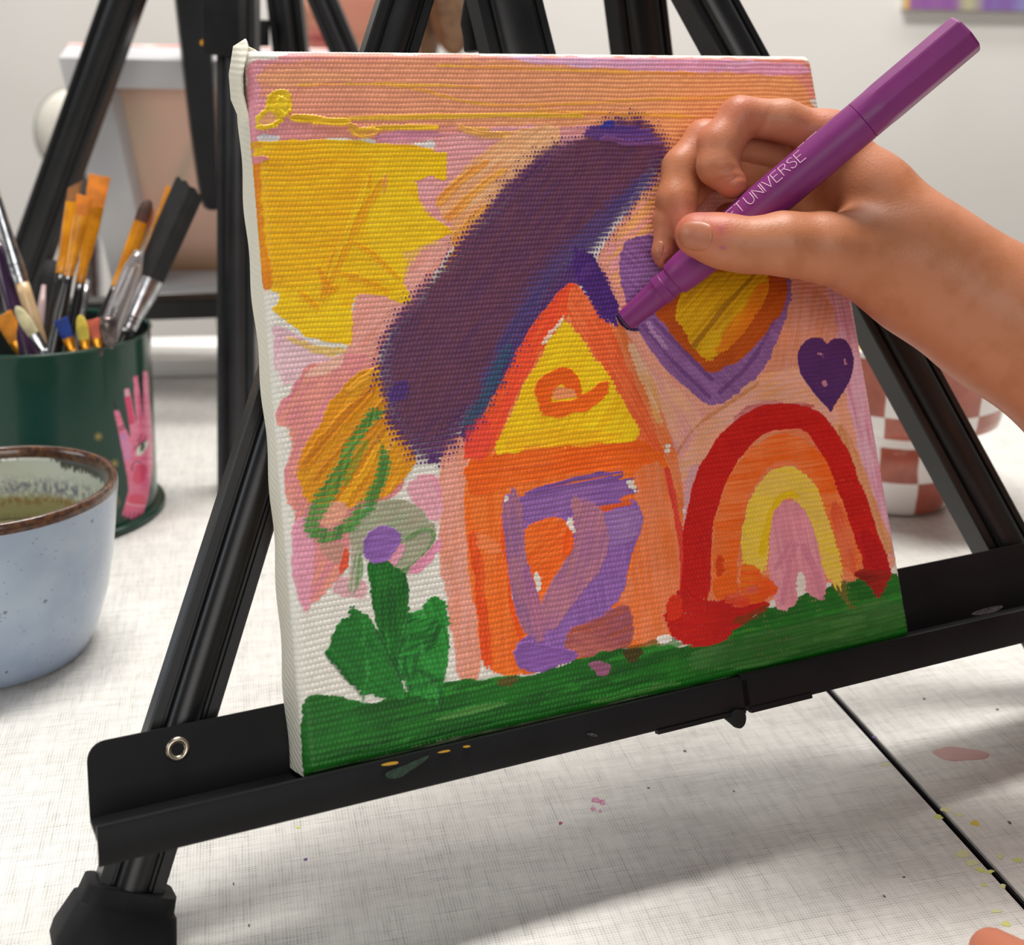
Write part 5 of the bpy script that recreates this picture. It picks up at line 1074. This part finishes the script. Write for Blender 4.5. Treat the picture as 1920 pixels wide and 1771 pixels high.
# ------------------------------------------------------------------ child behind the easels
def build_child():
    hc = at(668, -78, 1.16); yaw = math.radians(-26)   # face turned to the left of the picture
    tocam = C0-hc; base = math.atan2(tocam[1], tocam[0])
    fa = base+yaw; fx = np.array([math.cos(fa), math.sin(fa), 0])   # facing
    fx = fx*math.cos(.18)-np.array([0, 0, 1.])*math.sin(.18); lf = np.cross([0, 0, 1.], fx); lf /= np.linalg.norm(lf); upv = np.cross(fx, lf)
    R = np.stack([fx, lf, upv], 1)
    def h(x, y, z): return hc+R @ np.array([x, y, z])
    lipc = h(.070, 0, -.060)
    def head(P):
        f = sdf_ell(P, h(-.008, 0, .018), (.084, .067, .080), R)
        f = smin(f, sdf_ell(P, h(.030, 0, -.030), (.046, .050, .056), R), .03)
        f = smin(f, sdf_cone(P, h(.050, 0, -.080), h(.056, 0, -.084), .016, .013), .022)
        for s_ in (1, -1):
            f = smin(f, sdf_ell(P, h(.044, s_*.030, -.032), (.022, .022, .024), R), .02)
            f = smin(f, sdf_ell(P, h(-.010, s_*.066, -.012), (.013, .007, .022), R), .006)
            f = np.maximum(f, -(sdf_ell(P, h(.078, s_*.028, .000), (.012, .014, .008), R)))
            f = smin(f, sdf_ell(P, h(.062, s_*.028, .0), (.013, .015, .012), R), .004)
        f = smin(f, sdf_cone(P, h(.078, 0, .004), h(.089, 0, -.028), .006, .0105), .010)
        for s_ in (1, -1): f = smin(f, sdf_ell(P, h(.080, s_*.009, -.030), (.008, .007, .006), R), .005)
        f = smin(f, sdf_cone(P, h(.074, .015, -.055), h(.074, -.015, -.055), .0048, .0048), .005)
        f = smin(f, sdf_cone(P, h(.072, .013, -.064), h(.072, -.013, -.064), .0056, .0056), .005)
        f = smin(f, sdf_cone(P, h(-.020, 0, -.05), h(-.035, 0, -.15), .040, .042), .03)
        return f
    V, F = mesh_field(head, hc-.135, hc+.13, .0034)
    L = (V-hc) @ R; col = np.empty((len(V), 3)); col[:] = lin((226, 168, 142))
    lip = (np.exp(-((L[:, 2]+.0595)/.0085)**2-(L[:, 1]/.019)**2)*(L[:, 0] > .06))[:, None]; col = col*(1-lip)+lin((206, 98, 100))*lip
    ck = sum(np.exp(-((L[:, 2]+.032)/.022)**2-((L[:, 1]-s_*.036)/.02)**2) for s_ in (1, -1))[:, None]*.5*(L[:, :1] > .02); col = col*(1-ck)+lin((222, 136, 122))*ck
    mo = (np.exp(-((L[:, 2]+.0595)/.0016)**2-(L[:, 1]/.018)**2)*(L[:, 0] > .06))[:, None]*.7; col = col*(1-mo)+lin((120, 50, 50))*mo
    o = link('person', np_mesh('person', V, F, col), vcol_mat('child_skin', .5, .35, sss=.1), None, label='child with brown hair sitting across the table behind the easels', cat='person'); home(o, hc)
    for s_ in (1, -1):
        bm = bmesh.new(); bmesh.ops.create_uvsphere(bm, u_segments=20, v_segments=14, radius=.0115, matrix=Matrix.Translation(Vector(h(.0618, s_*.028, .0)))); e = from_bm('eye', bm, mat('eye_white', (235, 232, 228), .15), o)
        bm = bmesh.new(); bmesh.ops.create_uvsphere(bm, u_segments=16, v_segments=10, radius=.0056, matrix=Matrix.Translation(Vector(h(.0686, s_*.027, -.001)))); from_bm('iris', bm, mat('brown_iris', (60, 38, 26), .1), e)
    def hair(P):
        f = sdf_ell(P, h(-.018, 0, .026), (.092, .078, .084), R)
        for s_ in (1, -1):
            for k in range(3): f = smin(f, sdf_cone(P, h(-.010-.028*k, s_*.072, .0), h(-.020-.03*k, s_*(.082-.006*k), -.078), .020, .013), .014)
        f = smin(f, sdf_cone(P, h(-.075, 0, .0), h(-.085, 0, -.09), .045, .038), .03)
        q = (P-hc) @ R
        f = np.maximum(f, -sdf_ell(P, h(.080, 0, -.030), (.080, .060, .078), R))
        return f+.0016*np.sin(q[..., 1]*420+q[..., 0]*90)*np.sin(q[..., 2]*30)
    V, F = mesh_field(hair, hc-.15, hc+.14, .0036); hm = noisy('brown_hair', (146, 112, 82), (112, 82, 58), 60, .55); t = NT(hm)
    link('hair', np_mesh('hair', V, F), hm, o)
    # seated body below, shoulders turned to the table
    sx = lf*np.array([1, 1, 0]); sx /= np.linalg.norm(sx); nk = h(-.035, 0, -.15)
    def body(P):
        z = np.array([0, 0, 1.]); f = sdf_cone(P, nk-z*.06, nk-z*.34, .085, .105); f = smin(f, sdf_cone(P, nk-z*.06-sx*.085, nk-z*.06+sx*.085, .045, .045), .05)
        for s_ in (1, -1): f = smin(f, smin(sdf_cone(P, nk-z*.07+sx*(s_*.12), nk-z*.22+sx*(s_*.155)+np.array([0, .03, 0]), .04, .034), sdf_cone(P, nk-z*.22+sx*(s_*.155)+np.array([0, .03, 0]), nk-z*.38+sx*(s_*.15)+np.array([0, .02, 0]), .034, .027), .01), .02)
        return f
    V, F = mesh_field(body, nk-[.27, .24, .47], nk+[.27, .2, .05], .008); link('shirt', np_mesh('shirt', V, F), noisy('dusty_red_cotton', (150, 84, 66), (132, 72, 58), 40, .9), o, label='rust red shirt')
build_child()
# ------------------------------------------------------------------ tables, room, light
def linen_mat(ang):
    m = mat('linen_look_laminate', (226, 224, 216), .42, spec=.4); t = NT(m)
    g = t.n('ShaderNodeNewGeometry'); mp = t.n('ShaderNodeMapping', vector_type='POINT'); mp.inputs['Rotation'].default_value = (0, 0, ang); t.l(g.outputs['Position'], mp.inputs[0])
    sp = t.n('ShaderNodeSeparateXYZ'); t.l(mp.outputs[0], sp.inputs[0])
    def threads(u, v, k):
        per = .00092; a = t.math('DIVIDE', u, per); b = t.math('DIVIDE', v, per)
        wn = t.n('ShaderNodeTexWhiteNoise', noise_dimensions='1D'); t.l(t.math('ADD', t.math('FLOOR', a), k), wn.inputs['W'])
        cb = t.n('ShaderNodeCombineXYZ'); t.l(t.math('MULTIPLY', t.math('FLOOR', a), .73), cb.inputs[0]); t.l(t.math('MULTIPLY', v, 110.0), cb.inputs[1]); cb.inputs[2].default_value = k
        ln = t.noise(cb.outputs[0], 1.0, 2)
        blk = t.n('ShaderNodeCombineXYZ'); t.l(t.math('MULTIPLY', u, 330.0), blk.inputs[0]); t.l(t.math('MULTIPLY', v, 42.0), blk.inputs[1]); blk.inputs[2].default_value = k+3
        bn = t.noise(blk.outputs[0], 1.0, 2)
        fr = t.math('ABSOLUTE', t.math('SUBTRACT', t.math('FRACT', a), .5)); line = t.math('SUBTRACT', 1.0, t.ramp(fr, .10, .27))
        dash = t.math('MULTIPLY_ADD', t.math('SINE', t.math('MULTIPLY', b, 2*math.pi)), .5, .5)
        st = t.math('MULTIPLY', t.ramp(t.math('ADD', t.math('MULTIPLY', wn.outputs[0], .16), t.math('MULTIPLY', ln, .95)), .28, .80), t.math('MULTIPLY_ADD', t.ramp(bn, .35, .6), .75, .25))
        return t.math('MULTIPLY', t.math('MULTIPLY', line, dash), st), t.math('MULTIPLY', st, .12)
    d1, s1 = threads(sp.outputs[0], sp.outputs[1], 11.0); d2, s2 = threads(sp.outputs[1], sp.outputs[0], 57.0)
    dark = t.math('ADD', t.math('MULTIPLY', t.math('ADD', d1, d2), .70), t.math('ADD', s1, s2), clamp=True)
    col = t.mix(dark, lin((228, 227, 222)), lin((108, 108, 108)))
    col = t.mix(t.math('MULTIPLY', t.ramp(t.noise(g.outputs['Position'], 9, 3), .5, .8), .08), col, lin((206, 190, 180)))
    t.color(col); return m
TA = math.radians(15.0); TDX = np.array([math.cos(TA), math.sin(TA), 0]); TDY = np.array([-math.sin(TA), math.cos(TA), 0])
def build_tables():
    seam = on_table(1735, 1490); lm = linen_mat(-TA); edge = mat('dark_edge_band', (34, 26, 34), .6); legm = MAT['black']
    def table(label, x0, x1):
        c = seam+TDX*((x0+x1)/2)+TDY*.22; root = empty('table', (c[0], c[1], -.74), label, 'table')
        y0, y1 = -.36, .66; w = x1-x0; mid = seam+TDX*((x0+x1)/2)+TDY*((y0+y1)/2)
        bm = box(bmesh.new(), mid+np.array([0, 0, -.0008]), TDX*(w-.0008), TDY*(y1-y0-.0008), np.array([0, 0, .0016])); from_bm('laminate_top', bevel(bm, .0003, 1), lm, root, smooth=False)
        bm = box(bmesh.new(), mid+np.array([0, 0, -.0138]), TDX*w, TDY*(y1-y0), np.array([0, 0, .0242])); from_bm('tabletop_core', bm, edge, root, smooth=False)
        for ux in (x0+.06, x1-.06):
            for uy in (y0+.06, y1-.06):
                p = seam+TDX*ux+TDY*uy; bm = tube([p+[0, 0, -.0259], p+[0, 0, -.74]], [.018, .016], None, 20); from_bm('leg', bm, legm, root, auto=40)
        return root
    t1 = table('white linen-look worktable on the left of the black seam, under the easel and mug', -1.25, -.0011)
    t2 = table('white linen-look worktable on the right of the black seam', .0011, 1.0)
    # dried paint marks on the tops
    def spot(root, px, py, rx, ry, m, seed, rot=0, k=.35):
        c = on_table(px, py); n = 28; r_ = np.random.default_rng(seed); ph = r_.uniform(0, 6.3, 4); bm = bmesh.new(); top = []; bot = []
        for i in range(n):
            a = 2*math.pi*i/n; q = 1+k*(.5*math.sin(2*a+ph[0])+.35*math.sin(3*a+ph[1])+.25*math.sin(5*a+ph[2])); x, y = rx*q*math.cos(a), ry*q*math.sin(a)
            v = c+TDX*(x*math.cos(rot)-y*math.sin(rot))+TDY*(x*math.sin(rot)+y*math.cos(rot)); top.append(bm.verts.new(v*[1, 1, 0]+(0, 0, .00014))); bot.append(bm.verts.new((v-c)*1.06*[1, 1, 0]+c*[1, 1, 0]+(0, 0, .00002)))
        bm.faces.new(top)
        for i in range(n): bm.faces.new((bot[i], bot[(i+1) % n], top[(i+1) % n], top[i]))
        bmesh.ops.triangulate(bm, faces=[f for f in bm.faces if len(f.verts) > 4]); from_bm('paint_spot', bm, m, root, smooth=False)
    pinkb = noisy('dried_dusky_pink_paint', (206, 164, 158), (198, 150, 146), 60, .35); lime = mat('faint_lime_paint', (208, 214, 120), .5); limef = mat('washed_lime_paint', (216, 218, 164), .5); yel = mat('dried_yellow_spot', (214, 192, 60), .45)
    vio = mat('dried_violet_paint', (96, 74, 136), .45); red = mat('dried_red_paint', (160, 44, 56), .45); pkp = noisy('dried_magenta_paint', (198, 120, 158), (214, 160, 186), 700, .5); drk = mat('dark_speck', (84, 78, 82), .6)
    spot(t2, 1800, 1413, .0085, .0042, pinkb, 3, -.35, .22); spot(t2, 1828, 1543, .0016, .0011, yel, 5); spot(t2, 1797, 1527, .0013, .001, limef, 6)
    spot(t2, 1773, 1518, .0016, .0012, limef, 7); spot(t2, 1908, 1612, .0013, .001, lime, 8); spot(t2, 1893, 1542, .0005, .0007, drk, 9); spot(t2, 1875, 1605, .0012, .001, limef, 10)
    for i, (x, y, rx, ry, m) in enumerate(((1759, 1531, .0015, .001, lime), (1805, 1600, .0022, .0016, limef), (1822, 1617, .0022, .0012, limef), (1838, 1630, .0014, .001, lime), (1856, 1634, .0012, .0008, lime), (1844, 1659, .0008, .0006, lime), (1880, 1661, .001, .0008, limef), (1886, 1732, .0013, .0009, lime), (1868, 1708, .0012, .0008, limef),
        (559, 1551, .0006, .0006, lime), (573, 1611, .0006, .0005, vio), (1051, 1543, .0006, .0006, red), (1118, 1500, .0016, .0012, pkp), (1130, 1504, .0009, .0012, pkp), (1112, 1516, .0007, .0011, pkp), (1125, 1520, .0006, .0006, pkp), (1284, 1408, .0006, .0005, drk), (1376, 1483, .0003, .0004, drk), (1216, 1477, .0004, .0004, drk), (438, 1657, .0002, .0006, drk), (467, 1735, .0002, .0007, drk),
        (1695, 1644, .0004, .0003, drk), (1658, 1680, .0003, .0005, drk), (1640, 1382, .0008, .0006, vio), (1733, 1310, .0006, .0005, drk), (1870, 1330, .0006, .0005, drk), (1660, 1433, .002, .0007, limef))):
        spot(t1 if x < 1735+(y-1490)*.92 else t2, x, y, rx, ry, m, 40+i)
build_tables()
def structure(name, c, ax, ay, az, m, label, cat):
    o = from_bm(name, box(bmesh.new(), c, ax, ay, az), m, None, smooth=False, label=label, cat=cat, kind='structure'); return home(o, c)
wm = noisy('warm_white_wall_paint', (244, 241, 236), (240, 236, 230), 3, .85, bump=(240, .1, .001))
structure('wall_back', (0, 1.98, .6), (5.2, 0, 0), (0, .08, 0), (0, 0, 2.68), wm, 'warm white painted wall behind the tables', 'wall')
structure('floor', (0, .6, -.77), (5.2, 0, 0), (0, 5.0, 0), (0, 0, .06), noisy('grey_vinyl_floor', (150, 146, 140), (138, 134, 130), 4, .5), 'grey vinyl floor under the tables', 'floor')
# picture on the wall and round white fitting
def wall_things():
    yw = 1.94
    def onwall(px, py, y=yw): d = M @ np.array([(px-PPX)/FPX, (py-PPY)/FPX, 1.0]); return C0+d*((y-C0[1])/d[1])
    a, b = onwall(1690, 17, yw-.004), onwall(2300, 17, yw-.004); w = b[0]-a[0]; hh = .34; nx, nz = 90, 70; V = []; C_ = []
    xs, zs = np.linspace(0, 1, nx), np.linspace(0, 1, nz); X, Z = np.meshgrid(xs, zs, indexing='ij')
    pal = [lin(c) for c in ((222, 150, 170), (170, 110, 170), (150, 96, 170), (200, 200, 150), (140, 100, 175), (150, 156, 205), (160, 168, 205), (168, 172, 190))]
    n = fbm(X*16, Z*2.5, 4)*2.6; col = np.zeros((nx, nz, 3)); k = np.clip(((n+X*9) % 7), 0, 6.99); k0 = k.astype(int); f = (k-k0)[..., None]; P_ = np.array(pal); col = P_[k0]*(1-f)+P_[k0+1]*f
    edge = ((X < .015))[..., None]; col = np.where(edge, lin((236, 190, 90)), col)
    root = empty('wall_picture', (a[0]+w/2, yw, a[2]+hh/2), 'unframed violet and yellow painting hung high on the wall at the upper right', 'picture')
    V = np.stack([a[0]+X*w, np.full(X.shape, yw-.0165), a[2]+Z*hh], -1); link('painted_sheet', np_mesh('painted_sheet', V.reshape(-1, 3), grid_faces(nx, nz), col.reshape(-1, 3)), vcol_mat('wall_paint_picture', .7), root, smooth=False)
    bm = box(bmesh.new(), (a[0]+w/2, yw-.008, a[2]+hh/2), (w, 0, 0), (0, .016, 0), (0, 0, hh)); from_bm('backing', bm, noisy('canvas_backing', (226, 220, 214), (216, 210, 205), 20, .8), root, smooth=False)
    # round white fitting half hidden behind the rear canvas: a shallow dome on a plate
    c = onwall(138, 248, 1.30); root = empty('white_stool', c, 'round white seat back half hidden behind the rear canvas at the left', 'stool')
    r = .039
    def disc(prof, name, m):
        bm = bmesh.new(); R_ = [[bm.verts.new((c[0]+rr*math.cos(2*math.pi*k/64), c[1]+yy, c[2]+rr*1.12*math.sin(2*math.pi*k/64))) for k in range(64)] for rr, yy in prof]
        for p, q in zip(R_, R_[1:]):
            for k in range(64): bm.faces.new((p[k], p[(k+1) % 64], q[(k+1) % 64], q[k]))
        bm.faces.new(R_[0]); bm.faces.new(R_[-1][::-1]); return from_bm(name, bm, m, root, auto=40)
    disc([(.001, -.016), (r*.5, -.0145), (r*.85, -.010), (r*.97, -.004), (r, 0)], 'cushion', noisy('white_vinyl', (238, 234, 222), (232, 228, 216), 30, .6)); disc([(r*.98, .0), (r*1.06, .001), (r*1.06, .008), (r*.5, .010)], 'back_shell', noisy('grey_shell', (186, 180, 168), (176, 170, 160), 30, .6))
    bm = tube([c+[0, .009, -.01], c+[0, .03, -.05], c+[0, .04, -.4], c+[0, .04, -.983]], [.010, .012, .013, .013], None, 20); from_bm('post', bm, MAT['silver'], root)
    bm = lathe([(.0001, .012), (.05, .012), (.16, .006), (.165, 0), (.0001, 0)], (c[0], c[1]+.04, -.7399), 48); from_bm('foot_plate', bm, MAT['silver'], root)
wall_things()
def area(name, loc, target, sx, sy, power, color):
    l = bpy.data.lights.new(name, 'AREA'); l.shape = 'RECTANGLE'; l.size = sx; l.size_y = sy; l.energy = power; l.color = color
    o = bpy.data.objects.new(name, l); COL.objects.link(o); o.location = loc; o.rotation_euler = (Vector(target)-Vector(loc)).to_track_quat('-Z', 'Y').to_euler(); return o
area('ceiling_panel_light', (-.08, .77, 1.88), (.05, .42, .1), .9, .26, 38, (1.0, .96, .91))
area('front_window_light', (.35, -1.85, .95), (.05, .40, .1), 1.6, 1.0, 19, (1.0, .97, .94))
area('left_window_light', (-2.1, -.25, .95), (-.1, .40, .1), 1.0, .9, 9, (.93, .97, 1.0))
area('wall_wash_fill_light', (.1, 1.45, 1.9), (.1, 1.94, .3), 2.4, .25, 19, (1.0, .98, .95))  # added fill lamp, washes the back wall so that it reads bright
W = bpy.data.worlds.new('room_light'); S.world = W; W.use_nodes = True; W.node_tree.nodes['Background'].inputs[0].default_value = (1.0, .965, .92, 1); W.node_tree.nodes['Background'].inputs[1].default_value = .06
# ------------------------------------------------------------------ camera
cam = bpy.data.cameras.new('camera'); co = bpy.data.objects.new('camera', cam); COL.objects.link(co)
cam.sensor_fit = 'HORIZONTAL'; cam.sensor_width = 36; cam.lens = 36*FPX/1920; cam.shift_x = (960-PPX)/1920; cam.shift_y = (PPY-885.5)/1920; cam.clip_start = .01; cam.clip_end = 50
Rm = Matrix([[M[0][0], -M[0][1], -M[0][2]], [M[1][0], -M[1][1], -M[1][2]], [M[2][0], -M[2][1], -M[2][2]]])
co.matrix_world = Matrix.Translation(Vector(C0)) @ Rm.to_4x4()
cam.dof.use_dof = True; cam.dof.focus_distance = .385; cam.dof.aperture_fstop = 15.0
S.camera = co
S.view_settings.view_transform = 'Standard'; S.view_settings.look = 'None'; S.view_settings.exposure = 0.13; S.view_settings.gamma = 1.0; S.view_settings.use_curve_mapping = False
S.cycles.use_denoising = True; S.cycles.max_bounces = 8; S.cycles.diffuse_bounces = 4; S.cycles.caustics_reflective = False; S.cycles.caustics_refractive = False
